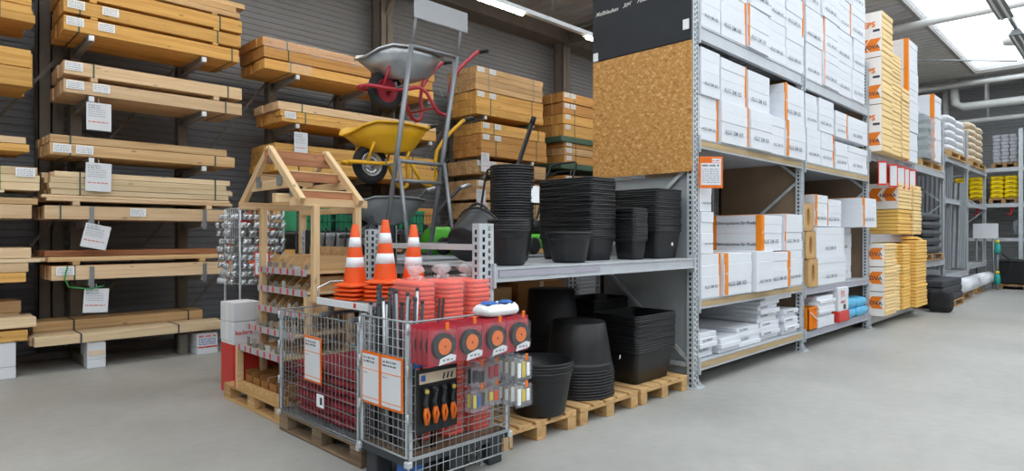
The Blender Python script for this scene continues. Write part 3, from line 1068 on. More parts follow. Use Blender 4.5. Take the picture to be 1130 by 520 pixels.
# ------------------------------------------------ third bay: yellow boards
def yellow_pack(u0, u1, v0, z0, h, label, depth=0.9, boards=6, foam='yellow_foam', printed=True):
    t = thing('yellow_foam_pack', label, 'foam pack', (u0, v0, z0), random.uniform(-0.01, 0.01), 'yellow foam packs')
    bh = h / boards
    for k in range(boards):
        j = random.uniform(-0.005, 0.012)
        place('foam_board', box_mesh(u1 - u0, depth, round(bh - 0.006, 3), foam, 0.01), t, (0, j, k * bh))
    if printed:  # printed wrap on the end facing along the aisle
        MB().box(-0.012, 0.015, 0.0, -0.004, depth - 0.01, h - 0.01).build('wrap', 'film_white', t)
        if printed == 1:
            place('print', text_mesh('EPS', 0.12, 'orange_ink', 0.005), t, (-0.014, 0.28, h * 0.66), (0, 0, -PI / 2))
            MB().box(-0.0135, 0.04, h * 0.55, -0.012, 0.14, h * 0.6).build('print', 'dark_ink', t)
        am = MB()
        for q, y in enumerate((0.02, 0.2) if printed == 1 else (0.03, 0.26, 0.5)):
            z = h * (0.12 if printed == 1 else 0.3)
            hh = h * (0.28 if printed == 1 else 0.5)
            am.prism([(y, z), (y + 0.16, z), (y + 0.23, z + hh / 2), (y + 0.16, z + hh), (y, z + hh), (y + 0.07, z + hh / 2)], -0.014, -0.012, 0)
        am.build('print', 'orange_ink', t)
        place('print', text_mesh('NOVA', 0.09, 'dark_ink', 0.002), t, (-0.0155, 0.30, h * (0.18 if printed == 1 else 0.45)), (0, 0, -PI / 2))
    return t


for c, (a, b, v, zs, w) in enumerate(((11.27, 11.86, 2.88, (2.862, 3.62, 4.38, 5.12), 'nearest column'), (11.9, 12.46, 2.90, (2.862, 3.45, 4.05, 4.6), 'second column'), (12.5, 13.0, 2.89, (2.862, 3.5, 4.1), 'third column'))):
    for k in range(len(zs) - 1):
        yellow_pack(a, b, v, zs[k], zs[k + 1] - zs[k] - 0.004, 'yellow layered foam pack, %s on the high shelf, %s from bottom' % (w, ORD[k]), 0.9, 8, printed=1 if c == 0 else 0)
for k in range(4):
    foam_pack(13.12, 13.85, 2.95, 2.862 + k * 0.56, 0.55, 'white foam pack behind yellow columns on the high shelf, %s from bottom' % ORD[k], 0.9, 5, 'L', None, side_band=True, side_text='Dämmsysteme')
for k, (z, h, pr) in enumerate(((1.522, 0.44, 2), (1.968, 0.46, 2))):
    yellow_pack(12.45, 13.3, 2.93, z, h, 'yellow foam pack on the waist-high yellow shelf, %s of left pile' % ('lower', 'upper')[k], 0.9, 7, 'gold_foam' if k == 0 else 'yellow_foam', 2 if k else 0)
    yellow_pack(13.34, 13.92, 2.90, z, h, 'yellow foam pack on the waist-high yellow shelf, %s of right pile' % ('lower', 'upper')[k], 0.9, 7, 'yellow_foam', 0)
for c, (a, b, v, zs, pr, fo, w) in enumerate(((11.3, 11.95, 2.85, (0.202, 0.60, 1.0, 1.38), 2, 'yellow_foam', 'nearest pile'), (12.0, 12.5, 2.92, (0.202, 0.62, 1.0), 0, 'yellow_foam', 'second pile'),
                                              (12.54, 13.02, 2.88, (0.202, 0.6, 1.0, 1.36), 0, 'gold_foam', 'third pile'), (13.1, 13.85, 2.80, (0.202, 0.62, 1.02, 1.42), 0, 'gold_foam', 'fourth pile'))):
    for k in range(len(zs) - 1):
        yellow_pack(a, b, v, zs[k], zs[k + 1] - zs[k] - 0.004, 'yellow foam pack, %s from bottom, %s on the bottom yellow shelf' % (ORD[k], w), 0.9, 7, fo, pr)
t = thing('foam_sheet', 'single gold foam sheet tilted on top of the fourth yellow pile', 'foam sheet', (13.15, 2.8, 1.43), 0.1)
place('slab', box_mesh(0.75, 0.8, 0.05, 'gold_foam', 0.01), t, (0, 0, 0), (0, 0.05, 0))
yellow_pack(12.02, 12.48, 2.94, 1.004, 0.36, 'gold foam pack topping the second pile on the bottom yellow shelf', 0.9, 7, 'gold_foam', 0)
for k, u in enumerate((11.5, 12.15, 12.62, 12.95, 13.4)):
    t = thing('price_card', 'red-edged white price card hanging under the high beam, %s from left' % ORD[k], 'price card', (u, VF - 0.06, 2.325), -0.7, 'hanging red price cards')
    MB().box(0, -0.003, 0, 0.16, 0.0, 0.40).build('card', 'red_ink', t)
    MB().box(0.02, -0.005, 0.03, 0.14, -0.003, 0.37).build('sheet', 'white_paper', t)
    MB().tube([(0.01, -0.001, 0.39), (0.01, 0.02, 0.43), (0.03, 0.07, 0.44)], 0.004, 5).build('hook', 'strap_steel', t)

# ------------------------------------------------ fourth bay and beyond
def pallet_mesh(L, B, m):
    """flat pallet: L along x, B along y, 0.144 high; returned as part list (name, mesh, loc)"""
    parts = []
    nb = 5
    w = 0.13 if B > 0.7 else 0.1
    gap = (B - nb * w) / (nb - 1)
    top = box_mesh(L, w, 0.022, m, 0.003)
    for i in range(nb):
        parts.append(('top_board', top, (0, i * (w + gap), 0.122)))
    st = box_mesh(0.14, B, 0.022, m, 0.003)
    bl = box_mesh(0.14, 0.1, 0.078, m, 0.004)
    bt = box_mesh(L, 0.1, 0.022, m, 0.003)
    for x in (0, L / 2 - 0.07, L - 0.14):
        parts.append(('cross_board', st, (x, 0, 0.1)))
        for y in (0, B / 2 - 0.05, B - 0.1):
            parts.append(('block', bl, (x, y, 0.022)))
    for y in (0, B / 2 - 0.05, B - 0.1):
        parts.append(('bottom_board', bt, (0, y, 0)))
    return parts


def pallet(loc, L, B, m, label, rz=0.0, grp='wooden pallets'):
    t = thing('wooden_pallet', label, 'pallet', loc, rz, grp)
    for n, me, l in pallet_mesh(L, B, m):
        place(n, me, t, l)
    return t


pallet((14.6, 3.05, 2.9), 1.9, 1.0, 'pallet_new', 'wooden pallet under the striped white packs on the fourth bay high shelf')
for k in range(3):
    foam_pack(15.25, 15.95, 2.97, 3.05 + k * 0.46, 0.45, 'white foam pack with orange bands, %s from bottom on fourth bay pallet' % ORD[k], 0.9, 4, 'L', None, side_band=True)
wp = thing('wrapped_stack', 'film-wrapped stack of teal-grey sheets beside the fourth bay white packs', 'wrapped stack', (14.65, 2.98, 3.05))
for k in range(9):
    place('sheet', box_mesh(0.5, 0.7, 0.09, 'sheet_teal', 0.012), wp, (0.012 * (k % 2), 0.012 * (k % 3), k * 0.1))
loft_w = MB()
rw = random.Random(9)
vs = []
for i in range(13):
    z = i * 0.085
    c = 0.03 + 0.02 * (i % 2)
    if i > 10:
        c = -0.12 * (i - 10)
    vs += [(-c, -c, z), (0.52 + c, -c + rw.uniform(-.02, .02), z), (0.52 + c, 0.73 + c, z), (-c + rw.uniform(-.02, .02), 0.73 + c, z)]
loft_w.add(vs, [(4 * i + j, 4 * i + (j + 1) % 4, 4 * i + 4 + (j + 1) % 4, 4 * i + 4 + j) for i in range(12) for j in range(4)])
loft_w.build('film', 'film_wrap', wp)
pallet((14.35, 3.0, 0.98), 2.0, 1.0, 'pallet_wood', 'wooden pallet under the dark grey sacks in the fourth bay')
for k in range(5):
    sack('grey_sack', 1.85 - 0.05 * k, 0.95, 0.17, 'grey_bag', 'dark grey sack, %s from bottom on the fourth bay pallet' % ORD[k], 'sack', (15.35, 3.45, 1.125 + k * 0.168), 'dark grey sacks', 0, 20 + k)
pallet((14.9, 2.7, 0), 1.9, 1.0, 'pallet_wood', 'wooden pallet on the floor under black wrapped blocks')
for k in range(3):
    tag(MB().box(0, 0, 0, 1.85, 0.95, 0.145, 0, None, 0.02).build('black_slab', 'grey_dark', None, (14.92, 2.72 + 0.01 * k, 0.146 + k * 0.147)), 'flat black wrapped slab, %s from bottom on the floor pallet' % ORD[k], 'slab', 'black wrapped slabs')
sack('black_sack', 0.3, 0.4, 0.42, 'black_rubber', 'small black sack leaning at the corner of the floor pallet', 'sack', (14.6, 2.72, 0.0), None, 0, 31)
# leaning wavy sheets in the fifth and sixth bay
def wavy_mesh(w, h, m):
    mb = MB()
    n = 40
    vs = []
    for i in range(n + 1):
        x = w * i / n
        y = 0.018 * math.sin(2 * PI * i / 4)
        vs += [(x, y, 0), (x, y, h), (x, y + 0.004, 0), (x, y + 0.004, h)]
    fs = []
    for i in range(n):
        a, b = 4 * i, 4 * i + 4
        fs += [(a, b, b + 1, a + 1), (a + 2, a + 3, b + 3, b + 2)]
    mb.add(vs, fs, 0, True)
    return mb.mesh('wavy_sheet', m)
wm = wavy_mesh(0.9, 2.45, 'sheet_grey')
for k in range(6):
    o = place('corrugated_sheet', wm, None, (17.15 + 0.07 * k, 4.12 - 0.03 * k, 0.72), (-0.10, 0.0, -PI / 2))
    tag(o, 'tall grey corrugated sheet leaning in the fifth bay, %s from front' % ORD[k], 'roof sheet', 'leaning corrugated sheets')
wm2 = wavy_mesh(1.1, 2.1, 'zinc_grey')
for k in range(4):
    o = place('corrugated_sheet', wm2, None, (18.3 + 0.07 * k, 4.15 - 0.03 * k, 0.72), (-0.16, 0.0, -PI / 2))
    tag(o, 'shorter zinc corrugated sheet leaning beside the tall ones, %s from front' % ORD[k], 'roof sheet', 'leaning corrugated sheets')
pallet((16.95, 2.85, 0), 1.6, 1.0, 'pallet_wood', 'floor pallet under the leaning corrugated sheets')
pallet((19.7, 2.9, 0), 1.0, 0.8, 'pallet_wood', 'floor pallet beside the sixth bay post')
for k, (u, v, L_) in enumerate(((17.2, 3.2, 1.9), (19.9, 3.25, 1.9))):
    o = MB().lathe([(0.0, 0), (0.17, 0), (0.17, L_), (0.0, L_)], 16).lathe([(0.05, -0.002), (0.1, -0.002)], 12, 1).build('film_roll', ['white_paper', 'dark_ink'], None, (u, v - 0.3, 0.33), (0, PI / 2, 0))
    tag(o, 'white wrapped film roll lying in the %s bay' % ('fifth', 'sixth')[k], 'roll', 'white film rolls')
# sacks on pallets at the top of the far bays
for b, (u, n, m) in enumerate(((17.1, 5, 'white_paper'), (19.75, 6, 'sack_tan'))):
    pallet((u, 3.0, 3.3), 2.0, 1.0, 'pallet_new', 'wooden pallet on top of the %s bay' % ('fifth', 'sixth')[b])
    for k in range(n):
        for j in range(2):
            sack('paper_sack', 0.95, 0.95, 0.17, m, '%s sack, layer %s from bottom, %s half of %s bay top pallet' % (('white', 'tan')[b], ORD[k], ('near', 'far')[j], ('fifth', 'sixth')[b]), 'sack', (u + 0.5 + j * 0.98, 3.5, 3.446 + k * 0.168), 'paper sacks on the far bays', 0, 40 + b * 20 + k * 2 + j)

# ------------------------------------------------ rack along the far wall
far = thing('far_wall_rack', 'grey pallet rack along the far end wall', 'rack', (0, 0, 0))
FU0, FU1 = 23.2, 24.4
for v in (5.1, 2.38, -0.36, -3.1):
    for u in (FU0, FU1):
        MB().box(u - 0.04, v - 0.05, 0, u + 0.04, v + 0.05, 4.6).build('post', 'galv', far)
    MB().bar((FU0, v, 1.9), (FU1, v, 3.0), 0.02, 0.04).build('diagonal_brace', 'galv', far)
for z in (1.45, 2.45, 3.5):
    for a, b in ((2.43, 5.05), (-0.31, 2.33), (-3.05, -0.41)):
        MB().box(FU0 - 0.03, a, z - 0.12, FU0 + 0.03, b, z - 0.02).build('front_beam', 'beam_grey', far)
        if z > 2:
            MB().box(FU0, a, z - 0.02, FU1, b, z).build('deck', 'deck_grey', far)
YP = ((3.28, 0.72), (2.46, 0.66), (1.35, 0.72))
for i, (v0, wd) in enumerate(YP):
    pallet((FU0 + 0.05, v0 - 0.02, 2.452), 0.9, wd + 0.04, 'pallet_wood', 'pallet under yellow sacks on the far wall rack, %s from left' % ORD[i])
for i, (v0, wd) in enumerate(YP):
    for k in range(5):
        for j in range(2):
            o = MB().box(0, 0, 0, 0.85, wd / 2 - 0.01, 0.132, 0, None, 0.035).build('yellow_sack', 'bag_yellow', None, (FU0 + 0.08, v0 + j * wd / 2, 2.6 + k * 0.133))
            tag(o, 'yellow sack, layer %s from bottom, %s half, %s yellow pile from left' % (ORD[k], ('right', 'left')[j], ORD[i]), 'sack', 'yellow sacks on the far wall rack')
            MB().box(-0.003, 0.1, 0.05, 0.0, wd / 2 - 0.12, 0.07).build('print', 'dark_ink', o)
for i, v0 in enumerate((2.46, 1.45)):
    pallet((FU0 + 0.05, v0 - 0.02, 3.502), 0.9, 0.64, 'pallet_wood', 'pallet under grey stones on top of the far wall rack, %s from left' % ORD[i])
    t = thing('paving_stone_pile', 'block of grey paving stones on the far wall rack top, %s from left' % ORD[i], 'paving stones', (FU0 + 0.08, v0, 3.65), 0, 'grey paving stone blocks')
    sm = box_mesh(0.42, 0.18, 0.1, 'stone_grey', 0.012)
    for k in range(8):
        for j in range(3):
            place('stone', sm, t, (0, j * 0.195 + (0.02 if k % 2 else 0), k * 0.104))
    place('core_stone', box_mesh(0.4, 0.58, 0.82, 'stone_grey', 0.012), t, (0.43, 0.02, 0))
bk = thing('black_pallet_box', 'black plastic pallet box on a wooden pallet by the far wall', 'pallet box', (22.1, 1.56, 0.146))
MB().box(0, 0, 0, 1.0, 1.2, 0.62, 0, None, 0.03).build('bin', 'black_plastic_dull', bk)
MB().box(-0.02, -0.02, 0.6, 1.02, 1.22, 0.68, 0, None, 0.02).build('lid', 'black_plastic', bk)
pallet((22.05, 1.56, 0), 1.0, 1.2, 'pallet_wood', 'wooden pallet under the black pallet box')
wb = thing('white_notice_board', 'blank white notice board on posts at the rack end', 'sign', (22.0, 2.75, 0))
MB().box(0, 0.0, 1.42, 0.02, 0.58, 1.84).build('board', 'white_paper', wb)
for v in (0.12, 0.5):
    MB().tube([(0.04, v, 0), (0.04, v, 1.55)], 0.025, 8).build('post', 'zinc_grey', wb)
pp = thing('hose_pole', 'teal and yellow hand pump standing on a pole at the rack end', 'pump', (21.6, 2.72, 0))
MB().tube([(0, 0, 0), (0, 0, 1.4)], 0.03, 8).build('pole', 'zinc_grey', pp)
for z in (0.15, 1.0):
    MB().lathe([(0.001, 0), (0.06, 0), (0.075, 0.1), (0.06, 0.26), (0.03, 0.3), (0.001, 0.3)], 14, 0, (0.0, 0, z)).build('pump_body', 'teal', pp)
    MB().lathe([(0.001, 0), (0.05, 0), (0.05, 0.07), (0.001, 0.07)], 14, 0, (0.0, 0, z + 0.3)).build('cap', 'yellow_cap', pp)
MB().tube([(0, -.1, 1.0), (0.0, -0.3, 0.8), (0, -0.25, 0.5), (0, -.1, 0.3)], 0.02, 6).build('hose', 'engine_black', pp)
sack('plastic_bundle', 0.7, 1.0, 0.5, 'sheet_grey', 'grey plastic-wrapped bundle hanging behind the white notice board', 'bundle', (23.6, 2.1, 1.47), None, 0, 77)
for k, v in enumerate((3.4, 2.6, 1.9)):
    h = thing('red_hanger', 'small red hook fitting under the yellow sacks, %s from left' % ORD[k], 'hook', (23.3, v, 2.1), 0, 'red hook fittings')
    MB().tube([(0, 0, 0.2), (0, 0, 0.05), (0, 0.06, 0), (0, 0.12, 0.05)], 0.025, 6).build('hook', 'red_box', h)
    MB().box(-0.05, -0.04, 0.16, 0.05, 0.04, 0.24).build('clamp', 'red_box', h)

# ---------------------------------------------------------------- cantilever rack with timber along the back wall
TV = 8.4                     # front edge of the arms
LEVELS = [1.0, 1.675, 2.385, 3.08, 3.77]
ARM_U = [0.44, 1.64, 2.85, 4.1, 5.25, 6.45, 7.7, 8.95, 10.15, 11.35]
ct = thing('cantilever_rack', 'brown steel cantilever rack holding timber along the grey wall', 'rack', (0, 0, 0))
for i, u in enumerate(ARM_U):
    c = MB().box(u - 0.06, 9.18, 0, u + 0.06, 9.2, 4.4).box(u - 0.06, 9.32, 0, u + 0.06, 9.34, 4.4).box(u - 0.008, 9.2, 0, u + 0.008, 9.32, 4.4).box(u - 0.055, 9.19, 0, u - 0.05, 9.33, 4.4)
    c.build('upright', 'brown_steel', ct)
    MB().box(u - 0.06, 8.5, 0.0, u + 0.06, 9.34, 0.13).build('base_foot', 'brown_steel', ct)
    lv = list(LEVELS)
    if u > 7:
        lv = [1.0, 1.8, 2.6, 2.94, 3.68]
    if u > 9.5:
        lv = [1.0, 1.8, 2.4, 3.0, 3.55]
    for z in lv:
        a = MB().prism([(8.40, z - 0.07), (9.19, z - 0.10), (9.19, z), (8.40, z)], u - 0.006, u + 0.006, 0).prism([(8.40, z - 0.07), (9.19, z - 0.10), (9.19, z - 0.088), (8.40, z - 0.058)], u - 0.03, u + 0.03, 0).prism([(8.40, z - 0.012), (9.19, z - 0.012), (9.19, z), (8.40, z)], u - 0.03, u + 0.03, 0).build('arm', 'arm_steel', ct)
        MB().box(u - 0.026, TV - 0.03, z - 0.062, u + 0.026, TV + 0.02, z - 0.004).build('arm_cap', 'arm_end', a)
for a, b in zip(ARM_U[:-1], ARM_U[1:]):
    for z0, z1 in ((0.4, 1.9), (2.3, 3.8)):
        MB().bar((a + 0.06, 9.26, z0), (b - 0.06, 9.26, z1), 0.012, 0.03).build('wall_brace', 'brown_steel', ct)
    MB().box(a, 9.2, 0.02, b, 9.26, 0.1).build('base_tie', 'brown_steel', ct)
# stop plates on the low arms
for u in (1.64, 2.85):
    for z in (1.0, 1.675):
        MB().box(u - 0.022, TV - 0.05, z - 0.09, u + 0.022, TV - 0.031, z + 0.15).build('stop_plate', 'strap_steel', ct)


def bundle(u0, u1, z0, z1, m, label, rows=2, across=5, depth=0.78, v0=8.36, straps=(0.2, 1.75), tagx=(), jag=0.012, strap_m='strap_green', grp='timber bundles on the cantilever rack', spacers=0.0, cut=()):
    """strapped bundle of sawn timber lying along x"""
    t = thing('timber_bundle', label, 'timber bundle', (u0, v0, z0), 0, grp)
    L = u1 - u0
    zb = spacers
    if spacers:
        for x in (0.25, L - 0.35):
            place('spacer', box_mesh(0.07, depth, spacers, m, 0.003), t, (x, 0.0, 0))
    H = z1 - z0 - zb
    rh, w = H / rows, depth / across
    for r in range(rows):
        for a in range(across):
            j = random.uniform(-jag, jag)
            l = L + random.uniform(-jag, jag)
            if (r, a) in cut:
                l -= random.uniform(0.05, 0.2)
            place('board', box_mesh(round(l, 2), round(w - 0.002, 3), round(rh - 0.002, 3), m, 0.004), t, (j, a * w + random.uniform(-0.003, 0.003) * (jag > 0.02), zb + r * rh))
    for x in straps:
        if x < L:
            e = 0.004
            MB().box(x, -e - 0.002, zb - e, x + 0.016, -0.002, zb + H + e).box(x, depth, zb - e, x + 0.016, depth + e, zb + H + e).box(x, -e, zb + H, x + 0.016, depth, zb + H + e).box(x, -e, zb - e, x + 0.016, depth, zb).build('strap', strap_m, t)
    for k, x in enumerate(tagx):
        tg = MB().box(x, -0.010, zb + H - 0.105, x + 0.165, -0.007, zb + H - 0.012).build('paper_tag', 'sticker', t)
        scribble('print', tg, x + 0.012, -0.0115, zb + H - 0.092, 0.14, 0.009, 'grey_ink', 4, int(x * 100) + k, 0.019)
    return t


c2 = 'column of short timber above the white floor blocks'
# ---- second column: x 1.15 .. 3.3
B = [
    (1.38, 3.27, 3.775, 3.94, 'honey', 1, (0.13, 1.8), (0.02, 0.32), 0.012, 0.0, 'topmost arm, lowest bundle, second timber column'),
    (1.38, 3.30, 3.945, 4.13, 'honey', 1, (0.14, 1.62), (0.03, 0.36), 0.012, 0.03, 'topmost arm, second bundle up, second timber column'),
    (1.37, 3.31, 4.135, 4.33, 'honey', 1, (1.66,), (), 0.012, 0.03, 'topmost arm, third bundle up, second timber column'),
    (1.35, 3.29, 4.335, 4.56, 'tan_wood', 3, (), (), 0.05, 0.02, 'topmost arm, highest paler bundle, second timber column'),
    (1.38, 3.31, 3.085, 3.235, 'pine', 1, (1.72,), (0.02, 0.27), 0.01, 0.0, 'second arm down, lower bundle, second timber column'),
    (1.38, 3.31, 3.24, 3.44, 'pine', 1, (0.27, 1.75), (0.01,), 0.01, 0.05, 'second arm down, upper bundle, second timber column'),
    (1.25, 3.21, 2.39, 2.52, 'tan_wood', 1, (0.18, 1.72), (0.03, 0.24), 0.02, 0.0, 'third arm down, lower layer, second timber column'),
    (1.24, 3.10, 2.523, 2.61, 'tan_wood', 1, (0.19,), (), 0.02, 0.0, 'third arm down, upper layer, second timber column'),
    (1.22, 3.17, 1.68, 1.83, 'pine', 1, (0.12, 1.62), (0.8,), 0.02, 0.0, 'fourth arm down, lowest bundle, second timber column'),
    (1.21, 3.22, 1.835, 1.95, 'pine', 2, (), (), 0.04, 0.045, 'fourth arm down, second bundle up, second timber column'),
    (1.27, 3.17, 1.953, 2.21, 'pine_pale', 4, (0.25, 1.7), (), 0.05, 0.0, 'fourth arm down, highest thick bundle, second timber column'),
    (1.27, 3.20, 1.005, 1.165, 'pine', 1, (0.2, 1.82), (0.04,), 0.012, 0.0, 'lowest arm, lower bundle, second timber column'),
    (1.21, 3.14, 1.17, 1.26, 'tan_wood', 1, (), (), 0.03, 0.04, 'lowest arm, upper layer, second timber column'),
]
for (a, b, z0, z1, m, r, st, tg, jg, sp, lab) in B:
    bundle(a, b, z0, z1, m, 'timber bundle, ' + lab, r, 5, 0.78, 8.36, st, tg, jg, spacers=sp)
bundle(1.22, 3.10, 1.262, 1.33, 'redwood', 'darker thin timber layer at the back of the lowest arm, second column', 1, 3, 0.5, 8.64, (), (), 0.03)
bundle(1.12, 3.09, 0.305, 0.405, 'pine_pale', 'pale timber layer resting on the white floor blocks, front', 1, 3, 0.42, 8.3, (0.4, 1.4), (), 0.04, strap_m='dark_ink')
bundle(1.17, 2.95, 0.30, 0.52, 'tan_wood', 'browner timber layer behind the pale one on the floor blocks', 2, 3, 0.42, 8.74, (0.36, 1.6), (), 0.02, strap_m='dark_ink')
# ---- first column at the picture's left edge
B1 = [
    (-0.9, 1.09, 3.775, 3.95, 'honey', 2, 0.0, 'topmost arm, lowest bundle'), (-0.9, 1.10, 3.955, 4.13, 'honey', 2, 0.0, 'topmost arm, second bundle up'), (-0.9, 1.10, 4.135, 4.35, 'honey', 2, 0.0, 'topmost arm, highest bundle'),
    (-0.9, 1.09, 3.085, 3.285, 'honey', 1, 0.0, 'second arm down, lower bundle'), (-0.9, 1.09, 3.29, 3.48, 'honey', 1, 0.0, 'second arm down, upper bundle'),
    (-0.9, 1.04, 2.39, 2.47, 'honey', 1, 0.0, 'third arm down, lower layer'), (-0.9, 1.04, 2.473, 2.545, 'pine', 1, 0.0, 'third arm down, upper layer'),
    (-0.9, 1.09, 1.68, 1.83, 'pine', 1, 0.0, 'fourth arm down, lowest layer'), (-0.9, 1.14, 1.833, 1.90, 'tan_wood', 1, 0.0, 'fourth arm down, second layer up'),
    (-0.9, 1.15, 1.95, 2.23, 'pine_pale', 3, 0.03, 'fourth arm down, highest thick bundle'),
    (-0.9, 1.05, 1.005, 1.11, 'honey', 1, 0.0, 'lowest arm, lowest layer'), (-0.9, 1.06, 1.113, 1.21, 'pine', 1, 0.0, 'lowest arm, second layer up'), (-0.9, 1.20, 1.213, 1.255, 'pine_pale', 1, 0.0, 'lowest arm, thin protruding layer'),
    (-0.9, 1.09, 1.258, 1.37, 'pine', 1, 0.0, 'lowest arm, highest layer'),
]
for (a, b, z0, z1, m, r, sp, lab) in B1:
    bundle(a, b, z0, z1, m, 'timber bundle, %s, timber column at left picture edge' % lab, r, 5, 0.78, 8.36, (1.72,) if r > 1 else (), (1.86,) if 'thick' in lab else (), 0.02, spacers=sp, strap_m='strap_bright' if r > 2 else 'strap_green')
bundle(-0.9, 0.99, 0.385, 0.50, 'honey', 'honey timber layer on the leftmost floor block', 1, 3, 0.42, 8.32, (), (), 0.05)
bundle(-0.9, 1.15, 0.523, 0.63, 'pine_pale', 'pale protruding timber layer above the leftmost floor block', 1, 3, 0.42, 8.34, (), (), 0.02)
bundle(-0.9, 1.03, 0.38, 0.78, 'tan_wood', 'brown timber bundle behind the leftmost floor block layers', 3, 3, 0.4, 8.78, (), (), 0.02)
# ---- third column above the roof frame
B3 = [
    (3.63, 6.50, 3.775, 3.91, 'honey', 1, 'topmost arm, lowest layer'), (3.60, 6.48, 3.93, 4.075, 'amber', 1, 'topmost arm, second layer up'), (3.58, 6.50, 4.08, 4.20, 'amber', 1, 'topmost arm, film-wrapped upper layer'),
    (3.85, 6.55, 3.085, 3.24, 'honey', 2, 'second arm down, lower bundle'), (3.8, 6.55, 3.245, 3.36, 'pine', 1, 'second arm down, upper pale layer'),
    (3.75, 6.50, 2.39, 2.60, 'honey', 2, 'third arm down, lower bundle'), (3.76, 6.50, 2.605, 2.78, 'honey', 2, 'third arm down, upper bundle'),
    (3.75, 6.5, 1.68, 1.95, 'amber', 2, 'fourth arm down, only bundle'), (3.75, 6.5, 1.005, 1.3, 'amber', 3, 'lowest arm, only bundle'),
]
for (a, b, z0, z1, m, r, lab) in B3:
    bundle(a, b, z0, z1, m, 'timber bundle, %s, column behind the wooden roof frame' % lab, r, 5, 0.80, 8.36, (0.35, 2.3), (0.05,) if 'lower' in lab else (), 0.015, strap_m='strap_green')
# crumpled clear film on the top layer and at a corner
fl = MB()
rr = random.Random(3)
for (x0, x1, y, z0, z1) in ((3.60, 5.6, 8.345, 4.03, 4.21), (3.95, 4.3, 8.345, 3.76, 3.93)):
    n = 26
    vs = []
    for i in range(n + 1):
        x = x0 + (x1 - x0) * i / n
        vs += [(x, y - rr.uniform(0.004, 0.02), z1 - rr.uniform(0, 0.02)), (x, y - rr.uniform(0.004, 0.02), z0 + rr.uniform(0, 0.05))]
    fl.add(vs, [(2 * i, 2 * i + 1, 2 * i + 3, 2 * i + 2) for i in range(n)])
n = 24
vs = []
for i in range(n + 1):
    x = 3.6 + 2.0 * i / n
    vs += [(x, 8.345, 4.205 + rr.uniform(0, 0.015)), (x, 8.8, 4.205 + rr.uniform(0, 0.015))]
fl.add(vs, [(2 * i, 2 * i + 1, 2 * i + 3, 2 * i + 2) for i in range(n)])
tag(fl.build('plastic_film', 'film_clear'), 'crumpled clear plastic film wrapped over the third column top timber', 'plastic film')
# ---- fourth column
B4 = [
    (7.45, 9.22, 4.125, 4.55, 'tan_wood', 4, 'highest crate-like bundle'), (7.45, 9.22, 3.69, 4.11, 'honey', 3, 'second bundle from top'),
    (7.58, 9.30, 3.355, 3.56, 'honey', 2, 'third bundle from top'), (7.58, 9.34, 2.95, 3.35, 'amber', 3, 'fourth bundle from top'),
    (7.45, 9.30, 2.61, 2.86, 'tan_wood', 2, 'fifth bundle from top'), (7.45, 9.3, 2.15, 2.5, 'tan_wood', 3, 'sixth bundle from top'), (7.5, 9.3, 1.81, 2.1, 'tan_wood', 2, 'seventh bundle from top'), (7.5, 9.3, 1.01, 1.5, 'honey', 3, 'lowest bundle'),
]
for i, (a, b, z0, z1, m, r, lab) in enumerate(B4):
    bundle(a, b, z0, z1, m, 'timber bundle, %s, column behind the barrow handles' % lab, r, 6, 0.80, 8.36, (0.3, 1.5) if i % 2 == 0 else (0.35, 1.45), (0.03, 0.32) if i < 5 else (0.05,), 0.012, strap_m='strap_steel' if i == 0 else 'strap_green')
for x in (0.16, 1.6):
    pass
# ---- fifth column by the chipboard panel
B5 = [(9.86, 11.9, 4.27, 4.47, 'amber', 1, 'highest layer'), (9.86, 11.9, 4.03, 4.25, 'amber', 1, 'second layer from top'), (9.86, 11.9, 3.82, 4.02, 'honey', 1, 'third layer from top'), (9.86, 11.9, 3.56, 3.81, 'honey', 1, 'fourth layer from top'),
      (9.9, 11.9, 3.34, 3.47, 'amber', 1, 'fifth layer from top'), (9.9, 11.9, 3.18, 3.33, 'tan_wood', 1, 'sixth layer from top'), (9.9, 11.9, 3.01, 3.17, 'amber', 1, 'seventh layer from top'), (9.9, 11.9, 2.41, 2.75, 'amber', 2, 'eighth layer from top')]
for (a, b, z0, z1, m, r, lab) in B5:
    bundle(a, b, z0, z1, m, 'timber bundle, %s, column beside the chipboard panel' % lab, r, 5, 0.80, 8.36, (0.35,), (0.02, 0.22) if 'highest' in lab or 'second' in lab else (0.05,), 0.02)
for k, z in enumerate((3.553, 3.003)):
    tag(MB().box(9.75, 8.33, z - 0.12, 11.95, 9.16, z, 0, None, 0.01).build('green_tarpaulin', 'tarpaulin'), 'folded green tarpaulin under the %s timber beside the chipboard panel' % ('upper', 'lower')[k], 'tarpaulin', 'green tarpaulins')

# white floor blocks under the lowest timber
for k, (u, z, lab) in enumerate(((0.87, 0.38, 'leftmost white foam floor block at the picture edge'), (1.68, 0.30, 'white foam floor block with a torn sticker under the second timber column'), (2.84, 0.262, 'white carton block with red lettering under the timber end'))):
    t = thing('floor_block', lab, 'block', (u - 0.09, 8.33, 0), 0, 'white blocks under the timber')
    BW = 0.25 if k == 2 else 0.18
    MB().box(0, 0, 0, BW, 0.34, z * 0.32, 0, None, 0.006).build('lower_half', 'white_print', t)
    MB().box(0, 0, z * 0.33, BW, 0.34, z, 0, None, 0.006).build('upper_half', 'white_print', t)
    if k == 1:
        MB().box(0.01, -0.004, 0.14, 0.17, -0.001, 0.20).build('torn_sticker', 'sack_tan', t)
    if k == 2:
        scribble('heading', t, 0.02, -0.003, 0.215, 0.21, 0.028, 'red_ink', 1, 5)
        scribble('print', t, 0.02, -0.003, 0.12, 0.2, 0.014, 'blue_print', 4, 6, 0.022)
        MB().box(0.01, -0.003, 0.085, 0.24, -0.001, 0.1).build('red_line', 'red_ink', t)
t = thing('pale_post', 'short brown support post beside the carton block', 'post', (2.6, 8.5, 0))
